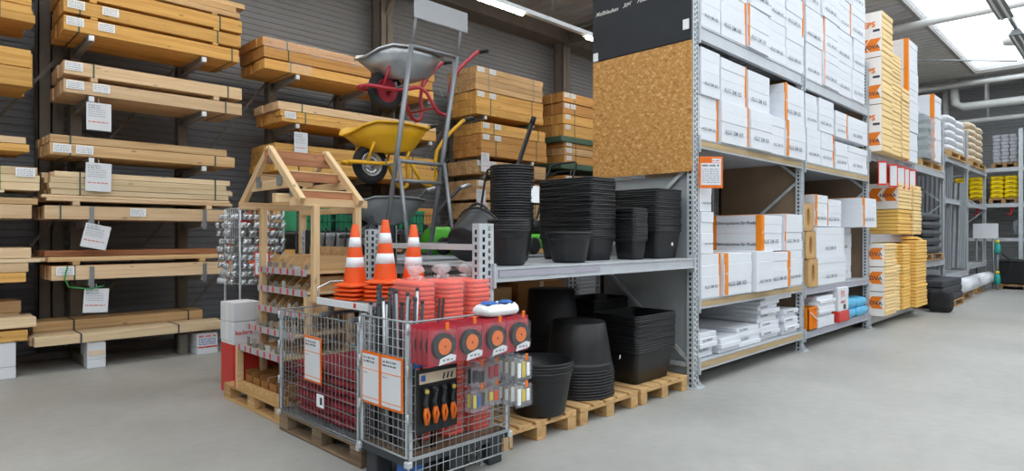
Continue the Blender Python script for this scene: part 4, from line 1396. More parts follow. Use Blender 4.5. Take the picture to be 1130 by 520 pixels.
MB().box(0, 0, 0, 0.1, 0.1, 0.26, 0, None, 0.004).build('post', 'brown_steel', t)


# hanging white price cards
def price_card(u, v, z, w, h, tilt, label):
    t = thing('price_card', label, 'price card', (u, v, z), 0, 'white price cards on the timber rack')
    cd = MB().box(-w / 2, -0.004, -h, w / 2, 0.0, 0).build('card', 'white_paper', t, (0, 0, 0), (0, tilt, 0))
    scribble('heading', cd, -w / 2 + 0.02, -0.0055, -h * 0.2, w * 0.5, 0.014, 'tag_ink', 2, int(u * 50), 0.024)
    scribble('print', cd, -w / 2 + 0.02, -0.0055, -h * 0.5, w * 0.7, 0.009, 'tag_ink', 4, int(z * 50), 0.024)
    scribble('price', cd, -w / 2 + 0.02, -0.0055, -h * 0.72, w * 0.8, 0.014, 'red_ink', 1, int(z * 30))
    MB().tube([(0, 0.0, -0.01), (0, 0.03, 0.05)], 0.006, 5).build('hook', 'strap_steel', t)


price_card(1.70, 8.32, 3.0, 0.24, 0.31, 0.0, 'white price card hanging from the second arm down, above the others')
price_card(1.70, 8.32, 2.32, 0.25, 0.32, 0.02, 'white price card hanging from the third arm down')
price_card(1.70, 8.32, 1.62, 0.25, 0.27, 0.22, 'tilted white price card hanging from the fourth arm down')
price_card(1.68, 8.32, 0.90, 0.24, 0.27, 0.06, 'lowest white price card above the floor block')
price_card(4.12, 8.32, 2.95, 0.2, 0.31, 0.0, 'white price card hanging above the wooden roof frame')
price_card(7.62, 8.30, 2.99, 0.2, 0.34, 0.0, 'white price card with red and blue print left of the bucket stack')
price_card(7.5, 8.28, 2.32, 0.22, 0.3, 0.0, 'white price card behind the mower handle')
o = MB().tube([(1.41, 8.34, 1.165), (1.38, 8.33, 1.02), (1.42, 8.31, 0.93), (1.62, 8.3, 0.9), (1.75, 8.31, 0.93)], 0.008, 6).build('green_strap_end', 'strap_bright')
tag(o, 'loose green strap dangling from the lowest arm timber', 'strap')

# ---------------------------------------------------------------- black tubs and crates
pallet((3.80, 3.09, 0), 1.2, 0.8, 'pallet_new', 'wooden pallet under the open round tub, beside the wire cage', PI / 2)
pallet((4.65, 3.09, 0), 1.2, 0.8, 'pallet_new', 'wooden pallet under the upturned tub stack', PI / 2)
pallet((5.50, 3.09, 0), 1.2, 0.8, 'pallet_new', 'wooden pallet under the square black crates by the rack post', PI / 2)

_TB = {}


def round_tub_parts(rt, rb, h, m):
    k = ('r', rt, rb, h, m)
    if k not in _TB:
        t = 0.006
        f = lambda z: rb + (rt - rb) * z / h
        body = MB().lathe([(0.001, 0), (rb - 0.012, 0), (rb, 0.012), (f(h * 0.5), h * 0.5), (f(h - 0.075), h - 0.075), (f(h - 0.061), h - 0.061), (f(h - 0.06) + 0.004, h - 0.058), (f(h - 0.05) + 0.004, h - 0.05), (rt, h - 0.02), (rt, h - 0.001), (rt - t, h - 0.001), (f(h * 0.5) - t, h * 0.5), (rb - t, 0.012), (0.001, 0.012)], 36).mesh('tub', m)
        rim = MB().lathe([(rt - 0.006, h - 0.004), (rt - 0.004, h + 0.003), (rt + 0.006, h + 0.003), (rt + 0.009, h - 0.003), (rt + 0.008, h - 0.015), (rt + 0.003, h - 0.016), (rt + 0.003, h - 0.004)], 36).mesh('rim', m)
        _TB[k] = (body, rim)
    return _TB[k]


def rrect(a, b, r, n=4):
    """rounded rectangle outline, centred"""
    p = []
    for cx, cy, s in ((a / 2 - r, b / 2 - r, 0), (-a / 2 + r, b / 2 - r, 1), (-a / 2 + r, -b / 2 + r, 2), (a / 2 - r, -b / 2 + r, 3)):
        for i in range(n + 1):
            an = PI / 2 * (s + i / n)
            p.append((cx + r * math.cos(an), cy + r * math.sin(an)))
    return p


def loft(mb, rings, m=0, smooth=True, cap0=True, cap1=False):
    """rings: list of lists of 3-D points, equal length"""
    n = len(rings[0])
    vs = [p for r in rings for p in r]
    fs = []
    for i in range(len(rings) - 1):
        for j in range(n):
            fs.append((i * n + j, i * n + (j + 1) % n, (i + 1) * n + (j + 1) % n, (i + 1) * n + j))
    if cap0:
        fs.append(tuple(range(n))[::-1])
    if cap1:
        fs.append(tuple(range((len(rings) - 1) * n, len(rings) * n)))
    mb.add(vs, fs, m, smooth)
    return mb


def square_tub_parts(a, b, h, taper, m):
    k = ('s', a, b, h, taper, m)
    if k not in _TB:
        def ring(d, z, r=0.04):
            return [(x, y, z) for x, y in rrect(a - d, b - d, max(r, 0.012))]
        body = loft(MB(), [ring(taper, 0), ring(taper * 0.5, h * 0.5), ring(0.012, h - 0.03), ring(0, h - 0.005), ring(0.012, h - 0.005), ring(taper * 0.5 + 0.012, h * 0.5), ring(taper + 0.012, 0.012)], 0, True, True, True)
        rim = loft(MB(), [ring(0.004, h - 0.016), ring(-0.012, h - 0.015), ring(-0.014, h - 0.004), ring(-0.010, h + 0.003), ring(0.010, h + 0.003), ring(0.012, h - 0.006)], 0, True, False, False)
        _TB[k] = (body.mesh('tub', m), rim.mesh('rim', m))
    return _TB[k]


def stack(kind, n, loc, dz, what, where, grp, inv=False, rz=0.0, m='black_plastic', jit=0.004, sticker=None, **k):
    """nested tubs, each a thing of its own: body and rim"""
    if kind == 'round':
        body, rim = round_tub_parts(k['rt'], k['rb'], k['h'], m)
    else:
        body, rim = square_tub_parts(k['a'], k['b'], k['h'], k['taper'], m)
    for i in range(n):
        if n == 1:
            lab = '%s, %s' % (what, where)
        elif i == n - 1:
            lab = '%s, topmost %s' % (what, where)
        else:
            lab = '%s, %s from bottom %s' % (what, ORD[i], where)
        z = loc[2] + i * dz
        t = thing('tub' if kind == 'round' else 'crate', lab, 'tub' if kind == 'round' else 'crate', (loc[0] + random.uniform(-jit, jit), loc[1] + random.uniform(-jit, jit), z + (k['h'] if inv else 0)), 0, grp)
        t.rotation_euler = (PI if inv else 0, 0, rz + (random.uniform(-0.02, 0.02) if kind != 'round' else 0))
        place('body', body, t)
        place('rim', rim, t)
        if sticker and i == sticker[0]:
            x, y, zz, w, h = sticker[1:]
            MB().box(x, y - 0.003, zz, x + w, y, zz + h).build('sticker', 'sticker', t)
    return t


# floor level
stack('round', 4, (3.55, 3.25, 0.146), 0.022, 'black round tub', 'in the open stack next to the wire cage', 'open round tubs', rt=0.25, rb=0.195, h=0.335)
stack('round', 10, (4.24, 3.42, 0.148), 0.024, 'upturned black round tub', 'in the stack mid-pallet', 'upturned round tubs', True, rt=0.295, rb=0.232, h=0.40, sticker=None)
stack('round', 9, (4.53, 3.99, 0.148), 0.048, 'upturned black round tub', 'in the taller stack at the back', 'upturned round tubs at the back', True, m='black_plastic_dull', rt=0.262, rb=0.222, h=0.46)
stack('square', 16, (5.06, 3.40, 0.148), 0.0215, 'black square crate', 'in the front pair on the end pallet', 'square crates on the floor', rz=0.0, a=0.66, b=0.50, h=0.30, taper=0.11)
stack('square', 20, (5.18, 3.97, 0.148), 0.022, 'black square crate', 'in the back stack on the end pallet', 'square crates on the floor', rz=0.0, m='black_plastic_dull', a=0.58, b=0.44, h=0.30, taper=0.1)
tag(MB().box(0, -0.003, 0, 0.03, 0, 0.03).build('sticker', 'sticker', None, (4.40, 3.112, 0.45), (0.13, 0, 0.42)), 'small white sticker on the upturned tub stack', 'sticker')
# upper shelf
stack('round', 24, (3.80, 3.80, 1.282), 0.0222, 'black bucket', 'in the tall stack with a white label', 'tall bucket stack', rt=0.18, rb=0.138, h=0.30, sticker=(17, 0.05, -0.178, 0.12, 0.1, 0.14))
stack('round', 5, (3.25, 3.28, 1.282), 0.018, 'black bucket', 'in the short stack at the shelf post', 'short bucket stack', rt=0.152, rb=0.115, h=0.26)
stack('round', 1, (3.93, 3.28, 1.282), 0.0, 'single small black round tub', 'standing in front of the tall crate stack', 'single tubs', rt=0.185, rb=0.135, h=0.245)
t = thing('mixing_tub', 'large black round tub tilted on its side behind the shelf post', 'tub', (3.26, 3.72, 1.475), 0)
t.rotation_euler = Vector((0.75, 0.25, 0.35)).to_track_quat('Z', 'Y').to_euler()
bo, ri = round_tub_parts(0.20, 0.15, 0.28, 'black_plastic')
place('body', bo, t, (0, 0, -0.12))
place('rim', ri, t, (0, 0, -0.12))
MB().tube([(0.14 * math.cos(a), 0.215 * math.sin(a), 0.16 + 0.05 * math.sin(a)) for a in [PI * i / 10 for i in range(11)]], 0.012, 6).build('handle', 'black_plastic', t)
stack('square', 28, (4.47, 3.63, 1.282), 0.0195, 'black oblong crate', 'in the tall crate stack', 'tall oblong crate stack', rz=0.0, a=0.36, b=0.62, h=0.20, taper=0.06, sticker=(0, -0.03, -0.288, 0.08, 0.03, 0.03))
stack('square', 16, (4.86, 3.31, 1.282), 0.019, 'small black square pot', 'in the small pot stack', 'small square pot stack', a=0.22, b=0.24, h=0.18, taper=0.04)
stack('square', 20, (5.30, 3.42, 1.282), 0.0205, 'large black crate', 'in the stack by the tall rack post', 'large crates by the rack post', a=0.44, b=0.52, h=0.27, taper=0.07, sticker=(0, 0.05, -0.243, 0.12, 0.03, 0.03))

# ---------------------------------------------------------------- rear shelf: barrows, mowers, boxes
st = thing('barrow_stand', 'tall grey tubular display stand holding three wheelbarrows', 'display stand', (0, 0, 0))
UL, UR = 3.33, 3.87
def pz(z):  # the leaning posts
    return 5.05 - (z - 1.3) * 0.165


def px(z):
    return (z - 1.3) * 0.045


for u in (UL, UR):
    MB().tube([(u, pz(1.302), 1.302), (u + px(3.26), pz(3.26), 3.26)], 0.025, 10).build('post', 'tube_steel', st)
    MB().tube([(u + px(3.2) + 0.01, pz(3.2), 3.2), (u + px(3.62) + 0.01, pz(3.62), 3.62)], 0.013, 8).build('sign_rod', 'tube_steel', st)
    MB().tube([(u + px(2.22), pz(2.22) - 0.03, 2.22), (u + 0.02, 4.66, 1.302)], 0.019, 8).build('strut', 'tube_steel', st)
for z in (3.25, 2.2, 2.02):
    MB().tube([(UL + px(z), pz(z) - 0.02 * (z < 3), z), (UR + px(z), pz(z) - 0.02 * (z < 3), z)], 0.019, 8).build('crossbar', 'tube_steel', st)
MB().tube([(UL, 4.68, 1.42), (UR, 4.68, 1.42)], 0.015, 8).build('crossbar', 'tube_steel', st)
for u in (UL, UR):
    for z in (2.94, 2.22):
        MB().tube([(u + px(z), pz(z), z - 0.04), (u + px(z), pz(z) + 0.16, z - 0.05), (u + px(z), pz(z) + 0.18, z + 0.01)], 0.01, 6).build('hook', 'tube_steel', st)
MB().box(UL + 0.06, pz(3.6) - 0.026, 3.49, UR + 0.16, pz(3.6) - 0.018, 3.68).build('sign_plate', 'plexi', st)


def barrow(u, v, z, tray_m, frame_m, hub_m, label, grip_m):
    """wheelbarrow, nose to -x; origin at the wheel centre"""
    t = thing('wheelbarrow', label, 'wheelbarrow', (u, v, z), 0, 'wheelbarrows on the display stand')
    # tray: rim and floor outlines lofted, open on top
    def outline(n, pts):
        return pts
    rim = [(-0.29, 0, 0.25), (-0.26, 0.10, 0.27), (-0.19, 0.19, 0.335), (-0.09, 0.26, 0.375), (0.12, 0.305, 0.385), (0.32, 0.31, 0.38), (0.46, 0.295, 0.37), (0.50, 0.24, 0.365), (0.505, 0, 0.365)]
    flo = [(0.0, 0, 0.115), (0.005, 0.06, 0.11), (0.03, 0.11, 0.105), (0.08, 0.15, 0.10), (0.18, 0.17, 0.11), (0.30, 0.175, 0.135), (0.38, 0.165, 0.155), (0.41, 0.13, 0.165), (0.415, 0, 0.165)]
    def sym(h):
        return h + [(x, -y, zz) for x, y, zz in h[-2:0:-1]]
    r, f = sym(rim), sym(flo)
    def mix(a, b, k, bulge=0.0):
        c = [(p[0] * (1 - k) + q[0] * k, p[1] * (1 - k) + q[1] * k, p[2] * (1 - k) + q[2] * k) for p, q in zip(a, b)]
        return [((x - 0.11) * (1 + bulge) + 0.11, y * (1 + bulge), zz - bulge * 0.12) for x, y, zz in c]
    lip = [((x - 0.11) * 1.025 + 0.11, y * 1.03, zz - 0.004) for x, y, zz in r]
    inner = lambda ring: [((x - 0.11) * 0.985 + 0.11, y * 0.98, zz + 0.004) for x, y, zz in ring]
    mb = MB()
    loft(mb, [f, mix(f, r, 0.06, 0.012), mix(f, r, 0.12, 0.02), mix(f, r, 0.55, 0.02), r, inner(r), inner(mix(f, r, 0.5, 0.02)), inner(f)], 0, True, True, True)
    tr = mb.build('tray', tray_m, t)
    MB().tube(lip, 0.011, 8, 0, False, True).build('rolled_rim', tray_m, tr)
    for s in (-1, 1):
        pts = [(-0.27, 0.03 * s, -0.005), (-0.24, 0.09 * s, 0.0), (0.0, 0.105 * s, 0.0), (0.13, 0.12 * s, 0.01), (0.23, 0.15 * s, 0.045), (0.29, 0.17 * s, 0.05), (0.35, 0.19 * s, 0.01), (0.41, 0.205 * s, -0.09), (0.47, 0.22 * s, -0.17),
               (0.54, 0.23 * s, -0.195), (0.595, 0.235 * s, -0.165), (0.615, 0.24 * s, -0.08), (0.60, 0.245 * s, 0.05), (0.62, 0.25 * s, 0.17), (0.70, 0.265 * s, 0.29), (0.82, 0.285 * s, 0.41), (0.92, 0.295 * s, 0.50), (1.0, 0.30 * s, 0.53)]
        fr = MB().tube(pts, 0.0195, 8).build('frame_tube', frame_m, t)
        MB().tube([(0.94, 0.296 * s, 0.51), (1.0, 0.30 * s, 0.53), (1.06, 0.303 * s, 0.545)], 0.023, 8).build('grip', grip_m, fr)
        MB().tube([(-0.10, 0.10 * s, 0.0), (-0.07, 0.13 * s, 0.12), (-0.05, 0.15 * s, 0.20)], 0.013, 6).build('nose_stay', frame_m, t)
        MB().tube([(0.30, 0.17 * s, 0.05), (0.33, 0.17 * s, 0.14)], 0.012, 6).build('tray_bolt', frame_m, t)
    MB().tube([(-0.27, -0.05, -0.005), (-0.285, 0, -0.005), (-0.27, 0.05, -0.005)], 0.0195, 8).build('nose_bar', frame_m, t)
    MB().tube([(0.44, -0.21, -0.13), (0.44, 0.21, -0.13)], 0.011, 6).build('leg_tie', frame_m, t)
    R = Matrix.Rotation(PI / 2, 4, 'X')
    wh = thing_part('wheel', t)
    MB().lathe([(0.115, -0.035), (0.15, -0.045), (0.178, -0.036), (0.190, -0.012), (0.190, 0.012), (0.178, 0.036), (0.15, 0.045), (0.115, 0.035)], 28, 0, (0, 0, 0), R).build('tyre', 'black_rubber', wh)
    MB().lathe([(0.025, -0.055), (0.03, -0.02), (0.085, -0.012), (0.105, -0.03), (0.118, -0.036), (0.118, 0.036), (0.105, 0.03), (0.085, 0.012), (0.03, 0.02), (0.025, 0.055)], 24, 0, (0, 0, 0), R).build('rim_disc', hub_m, wh)
    MB().tube([(0, -0.11, 0), (0, 0.11, 0)], 0.012, 8).build('axle', 'zinc', wh)
    return t


def thing_part(name, parent):
    o = bpy.data.objects.new(name, None)
    COL.objects.link(o)
    o.empty_display_size = 0.02
    o.parent = parent
    return o


barrow(3.41, 5.14, 2.90, 'zinc', 'red_paint', 'red_rim', 'galvanised wheelbarrow with red frame and red wheel hub, highest on the stand', 'engine_black')
barrow(3.31, 5.25, 2.19, 'yellow_paint', 'yellow_paint', 'chrome', 'yellow wheelbarrow with yellow frame, middle of the stand', 'engine_black')
barrow(3.36, 5.37, 1.495, 'zinc_grey', 'grey_dark', 'zinc', 'plain grey wheelbarrow with dark frame, lowest on the stand', 'zinc')


def mower(u, v, z, rz, hood, label, hh=1.0, hx=1.0):
    t = thing('lawn_mower', label, 'lawn mower', (u, v, z), rz, 'lawn mowers on the rear shelf')
    loft(MB(), [[(x, y, zz) for x, y in rrect(0.5 - d, 0.4 - d, 0.12 - d * 0.2)] for d, zz in ((0.06, 0.06), (0.0, 0.08), (0.0, 0.17), (0.08, 0.21), (0.2, 0.22))], 0, True, True, True).build('deck', hood, t)
    MB().lathe([(0.001, 0.38), (0.07, 0.38), (0.13, 0.35), (0.14, 0.30), (0.14, 0.22), (0.001, 0.22)], 20).build('engine', 'engine_black', t)
    MB().box(0.05, -0.1, 0.22, 0.2, 0.1, 0.31, 0, None, 0.02).build('fuel_tank', 'grey_dark', t)
    R = Matrix.Rotation(PI / 2, 4, 'X')
    for x in (-0.2, 0.2):
        for y in (-0.22, 0.22):
            w = MB().lathe([(0.001, -0.022), (0.05, -0.022), (0.085, -0.02), (0.09, 0), (0.085, 0.02), (0.05, 0.022), (0.001, 0.022)], 18, 0, (0, 0, 0), Matrix.Translation((x, y, 0.09)) @ R).build('wheel', 'black_rubber', t)
    pts = [(0.2, -0.19, 0.2), (0.2 + 0.15 * hx, -0.19, 0.42), (0.2 + 0.32 * hx, -0.2, hh * 0.82), (0.2 + 0.40 * hx, -0.19, hh * 0.97), (0.2 + 0.46 * hx, -0.12, hh), (0.2 + 0.46 * hx, 0.12, hh), (0.2 + 0.40 * hx, 0.19, hh * 0.97), (0.2 + 0.32 * hx, 0.2, hh * 0.82), (0.2 + 0.15 * hx, 0.19, 0.42), (0.2, 0.19, 0.2)]
    MB().tube(pts, 0.013, 8).build('handle_bar', 'engine_black', t)
    MB().tube([(0.2 + 0.3 * hx, -0.17, hh * 0.84), (0.2 + 0.42 * hx, -0.1, hh * 0.9), (0.2 + 0.42 * hx, 0.1, hh * 0.9), (0.2 + 0.3 * hx, 0.17, hh * 0.84)], 0.008, 6).build('bail_lever', 'engine_black', t)
    return t


gh = thing('green_tool_case', 'bright green rounded machine cover with slots on the rear shelf', 'machine cover', (4.12, 5.19, 1.302))
loft(MB(), [[(x, y, zz) for x, y in rrect(0.40 - d, 0.22 - d, 0.05)] for d, zz in ((0.03, 0.0), (0.0, 0.03), (0.0, 0.16), (0.06, 0.25), (0.16, 0.29))], 0, True, True, True).build('cover', 'mower_green', gh)
for k in range(4):
    MB().box(-0.12 + k * 0.06, -0.114, 0.14 + k * 0.004, -0.085 + k * 0.06, -0.108, 0.155 + k * 0.004).build('slot', 'engine_black', gh)
mower(4.20, 4.76, 1.302, 0.0, 'engine_black', 'black lawn mower beside the green machine cover', 0.93, 0.45)
mower(5.05, 4.76, 1.302, 0.05, 'mower_green', 'green lawn mower with black hoop handle behind the crate stacks', 1.06)
hp = thing('long_tool_handle', 'long black tool handle slanting up behind the bucket stack', 'tool handle', (4.83, 5.2, 1.302))
MB().tube([(0, 0, 0.02), (0.69, -0.02, 1.55)], 0.028, 8).build('shaft', 'engine_black', hp)
MB().tube([(0.69, -0.02, 1.55), (0.725, -0.021, 1.63)], 0.033, 8).build('grip', 'black_rubber', hp)
MB().box(-0.09, -0.03, 0.0, 0.09, 0.03, 0.06, 0, None, 0.01).build('foot', 'engine_black', hp)
for k, (u, v, w, d, h, m) in enumerate(((3.0, 4.55, 0.75, 0.7, 0.55, 'cardboard_dark'), (3.8, 4.5, 0.7, 0.8, 0.62, 'cardboard'), (4.6, 4.5, 0.7, 0.8, 0.66, 'cardboard_dark'))):
    t = thing('carton', 'brown carton on the lower rear shelf, %s from left behind the tubs' % ORD[k], 'carton', (u, v, 0.352), 0, 'cartons on the lower rear shelf')
    MB().box(0, 0, 0, w, d, h, 0, None, 0.006).build('box', m, t)
    MB().box(w / 2 - 0.03, -0.001, 0, w / 2 + 0.03, d + 0.001, h + 0.001).build('tape', 'sack_tan', t)

# ---------------------------------------------------------------- wire cages
def wire_panel(w, h, du, dz, r=0.0028):
    """welded wire panel in the local xz-plane"""
    mb = MB()
    n = max(2, round(w / du))
    for i in range(n + 1):
        x = w * i / n
        rr = 0.006 if i in (0, n) else r
        mb.tube([(x, 0, 0), (x, 0, h)], rr, 5)
    k = max(2, round(h / dz))
    for j in range(k + 1):
        z = h * j / k
        rr = 0.006 if j in (0, k) else r
        mb.tube([(0, -0.003, z), (w, -0.003, z)], rr, 5)
    return mb


def cage(u0, u1, v0, v1, z0, z1, du, dz, label, wm='wire'):
    t = thing('wire_cage', label, 'wire cage', (u0, v0, 0))
    W_, D_, H_ = u1 - u0, v1 - v0, z1 - z0
    for nm, w, loc, rz in (('front_panel', W_, (0, 0, z0), 0), ('back_panel', W_, (0, D_, z0), 0), ('side_panel', D_, (0, 0, z0), PI / 2), ('side_panel', D_, (W_, 0, z0), PI / 2)):
        p = wire_panel(w, H_, du, dz).build(nm, wm, t, loc, (0, 0, rz))
        p['kind'] = 'stuff'
    for x in (0, W_):
        for y in (0, D_):
            sx, sy = (1 if x == 0 else -1), (1 if y == 0 else -1)
            MB().box(min(x, x + sx * 0.03), min(y, y + sy * 0.004), z0 - 0.04, max(x, x + sx * 0.03), max(y, y + sy * 0.004), z1 + 0.01).box(min(x, x + sx * 0.004), min(y, y + sy * 0.03), z0 - 0.04, max(x, x + sx * 0.004), max(y, y + sy * 0.03), z1 + 0.01).build('corner_post', 'galv', t)
            MB().box(x - 0.02, y - 0.02, z0 - 0.05, x + 0.02, y + 0.02, z0 - 0.01, 0, None, 0.006).build('foot_socket', 'galv_light', t)
    for k in (0.3, 0.65, 0.95):
        for (x, y) in ((0, 0), (W_, 0), (0, D_)):
            MB().tube([(x - 0.012, y - 0.012, z0 + H_ * k - 0.03), (x - 0.012, y - 0.012, z0 + H_ * k + 0.03)], 0.008, 6).build('hinge', 'galv_light', t)
    return t


# B: long cage on an old pallet; C: short cage at the corner
pallet((2.95, 3.52, 0), 1.18, 0.8, 'pallet_old', 'dark worn pallet under the long wire cage', PI / 2)
cb = cage(2.15, 2.95, 3.54, 4.69, 0.165, 0.93, 0.05, 0.075, 'long galvanised wire cage on a dark pallet holding red nets', 'wire_dark')
MB().box(0, 0, 0.145, 0.8, 1.15, 0.155).build('floor_sheet', 'zinc_grey', cb)
cc = cage(2.11, 2.92, 2.95, 3.46, 0.215, 1.0, 0.05, 0.052, 'short galvanised wire cage at the corner hung with blister packs')
MB().box(0, 0, 0.165, 0.81, 0.51, 0.21).build('base_frame', 'grey_dark', cc)
MB().box(0.02, 0.02, 0.208, 0.79, 0.49, 0.214).build('floor_sheet', 'pallet_old', cc)
sk_ = wire_panel(0.81, 0.13, 0.05, 0.065).build('skirt_panel', 'wire', cc, (0, -0.004, 0.075))
sk_['kind'] = 'stuff'
for x in (0.02, 0.34, 0.66):
    for y in (0.03, 0.36):
        MB().box(x, y, 0.0, x + 0.12, y + 0.12, 0.165, 0, None, 0.008).build('foot', 'blue_print' if (x == 0.02 and y < 0.1) else 'grey_dark', cc)

# red nets folded inside the long cage
rn = random.Random(11)
for k in range(7):
    sack('red_net', 0.66, 1.0, 0.06, 'red_net', 'folded red net, %s from bottom in the long wire cage' % ORD[k], 'net', (2.55, 4.12, 0.158 + k * 0.056), 'folded red nets', 0, 90 + k)
tg = MB().box(0, 0, 0, 0.003, 0.1, 0.09).build('label_card', 'sticker', None, (2.136, 3.98, 0.30))
tag(tg, 'small white label card on the long wire cage', 'label')
MB().box(-0.001, 0.02, 0.02, 0.0, 0.05, 0.07).build('print', 'dark_ink', tg)


def frame_sign(v_hi, v_lo, z0, z1, u, label, tilt=0.0):
    """orange-framed sheet facing -x"""
    w = v_hi - v_lo
    t = thing('info_sign', label, 'sign', (u, v_hi, z0), -PI / 2 + tilt, 'orange-framed signs on the cages')
    h = z1 - z0
    MB().box(0, 0, 0, w, 0.008, h, 0, None, 0.003).build('frame', 'orange_frame', t)
    MB().box(0.016, -0.002, 0.016, w - 0.016, 0.0, h - 0.016).build('sheet', 'white_paper', t)
    scribble('heading', t, 0.028, -0.003, h - 0.065, w * 0.6, 0.013, 'dark_ink', 2, int(v_hi * 77), 0.022)
    MB().box(0.016, -0.0032, h * 0.66, w - 0.016, -0.002, h * 0.66 + 0.004).build('red_line', 'orange_ink', t)
    MB().box(0.016, -0.0032, h * 0.12, w - 0.016, -0.002, h * 0.12 + 0.004).build('red_line', 'orange_ink', t)
    scribble('print', t, 0.028, -0.003, h * 0.58, w * 0.22, 0.009, 'tag_ink', 1, int(v_hi * 33))
    return t


frame_sign(4.25, 4.00, 0.46, 0.785, 2.128, 'orange-framed sign on the long wire cage')
frame_sign(3.41, 3.205, 0.47, 0.79, 2.088, 'orange-framed sign on the corner cage, the one towards the long cage')
frame_sign(3.20, 2.985, 0.47, 0.79, 2.086, 'orange-framed sign on the corner cage, the one at the corner', 0.05)

# steel rods standing in the corner cage
rr = random.Random(5)
for k in range(20):
    u, v = 2.15 + 0.12 * (k % 4) / 3 + rr.uniform(-.01, .01), 3.06 + 0.34 * (k // 4) / 4 + rr.uniform(-.015, .015)
    L_ = rr.uniform(0.87, 0.97)
    t = thing('steel_rod', 'grey steel ground stake standing in the corner wire cage', 'rod', (u, v, 0.216), 0, 'steel stakes in the corner cage')
    t.rotation_euler = (rr.uniform(-0.04, 0.04), rr.uniform(-0.03, 0.03), 0)
    MB().tube([(0, 0, 0.03), (0, 0, L_)], 0.010, 8).build('shaft', ('tube_steel', 'grey_dark', 'zinc', 'grey_dark')[(k * 3 + k // 4) % 4], t)
    MB().lathe([(0.001, 0), (0.010, 0.035)], 8).build('point', 'grey_dark', t)
    MB().lathe([(0.0102, L_ - 0.02), (0.012, L_ - 0.016), (0.012, L_), (0.001, L_ + 0.002)], 8).build('cap', 'grey_dark', t)

# bagged stacks of orange pieces
def bagged(u, v, w, d, z1, label, seed):
    rnd = random.Random(seed)
    t = thing('bagged_stack', label, 'bagged stack', (u, v, 0.216), 0, 'bagged orange stacks in the corner cage')
    mb = MB()
    H_ = z1 - 0.216
    n = 34
    for k in range(n):
        e = rnd.uniform(-0.008, 0.004)
        z = k * H_ / n
        rings = [[(x + rnd.uniform(-.003, .003), y, zz) for x, y in rrect(w - q, d - q, 0.04, 3)] for q, zz in ((0.014 - e, z), (0 - e, z + H_ / n * 0.3), (0 - e, z + H_ / n * 0.75), (0.014 - e, z + H_ / n * 0.98))]
        loft(mb, rings, 0, True, True, True)
    p = mb.build('folded_pieces', 'stack_red', t)
    p['kind'] = 'stuff'
    rings = []
    for i in range(9):
        z = -0.002 + (H_ + 0.012) * i / 8
        rings.append([(x + rnd.uniform(-.006, .006), y + rnd.uniform(-.006, .006), z) for x, y in rrect(w + 0.018, d + 0.018, 0.05, 3)])
    rings.append([(x * 0.75, y * 0.75, H_ + 0.02) for x, y in rrect(w, d, 0.05, 3)])
    rings.append([(x * 0.15, y * 0.15, H_ + 0.028) for x, y in rrect(w, d, 0.05, 3)])
    loft(MB(), rings, 0, True, False, True).build('clear_bag', 'film_bag', t)
    kn = MB()
    rings = []
    m_ = 14
    for i, (r0, z) in enumerate(((0.04, 0.02), (0.014, 0.035), (0.035, 0.055), (0.05, 0.08), (0.035, 0.1))):
        rings.append([(r0 * (1 + 0.55 * math.sin(j * 2.4 + seed)) * math.cos(2 * PI * j / m_), r0 * (1 + 0.55 * math.cos(j * 1.9 + seed)) * math.sin(2 * PI * j / m_), H_ + z + 0.012 * math.sin(j * 3 + i)) for j in range(m_)])
    loft(kn, rings, 0, True, False, True).build('knot', 'film_wrap', t)


bagged(2.39, 3.27, 0.168, 0.26, 1.205, 'bagged stack of orange pieces beside the steel stakes', 1)
bagged(2.585, 3.24, 0.17, 0.30, 1.21, 'bagged stack of orange pieces, second from the steel stakes', 2)
bagged(2.785, 3.22, 0.185, 0.32, 1.21, 'bagged stack of orange pieces at the cage end by the tubs', 3)
for k in range(2):
    t = thing('black_rod', 'thin black rod slanting in front of the orange bags, %s of the two' % ('left', 'right')[k], 'rod', (2.335 + 0.03 * k, 3.03, 0.216), 0, 'thin black rods')
    MB().tube([(0, 0, 0), (0.06, -0.01, 0.90)], 0.008, 6).build('shaft', 'engine_black', t)
sk = sack('blue_white_bag', 0.27, 0.16, 0.065, 'sticker', 'crumpled blue and white bag lying on the blister packs', 'bag', (2.66, 2.80, 1.008), None, 0, 55, (0, 0), 0.5)
MB().lathe([(0.001, 0.085), (0.04, 0.088), (0.06, 0.075)], 10, 0, (-0.06, 0.0, 0.0)).lathe([(0.001, 0.085), (0.03, 0.09), (0.05, 0.077)], 10, 0, (0.07, -0.01, 0.0)).build('blue_patch', 'blue_print', sk)


# blister cards on long hooks
def ring_disc(mb, cx, cz, y, r0, r1, m, n=20, th=0.012):
    vs = []
    for i in range(n):
        a = 2 * PI * i / n
        c, s = math.cos(a), math.sin(a)
        vs += [(cx + r0 * c, y, cz + r0 * s), (cx + r1 * c, y, cz + r1 * s), (cx + r1 * c, y + th, cz + r1 * s)]
    fs = []
    for i in range(n):
        a, b = 3 * i, 3 * ((i + 1) % n)
        fs += [(a, a + 1, b + 1, b), (a + 1, a + 2, b + 2, b + 1)]
    mb.add(vs, fs, m)


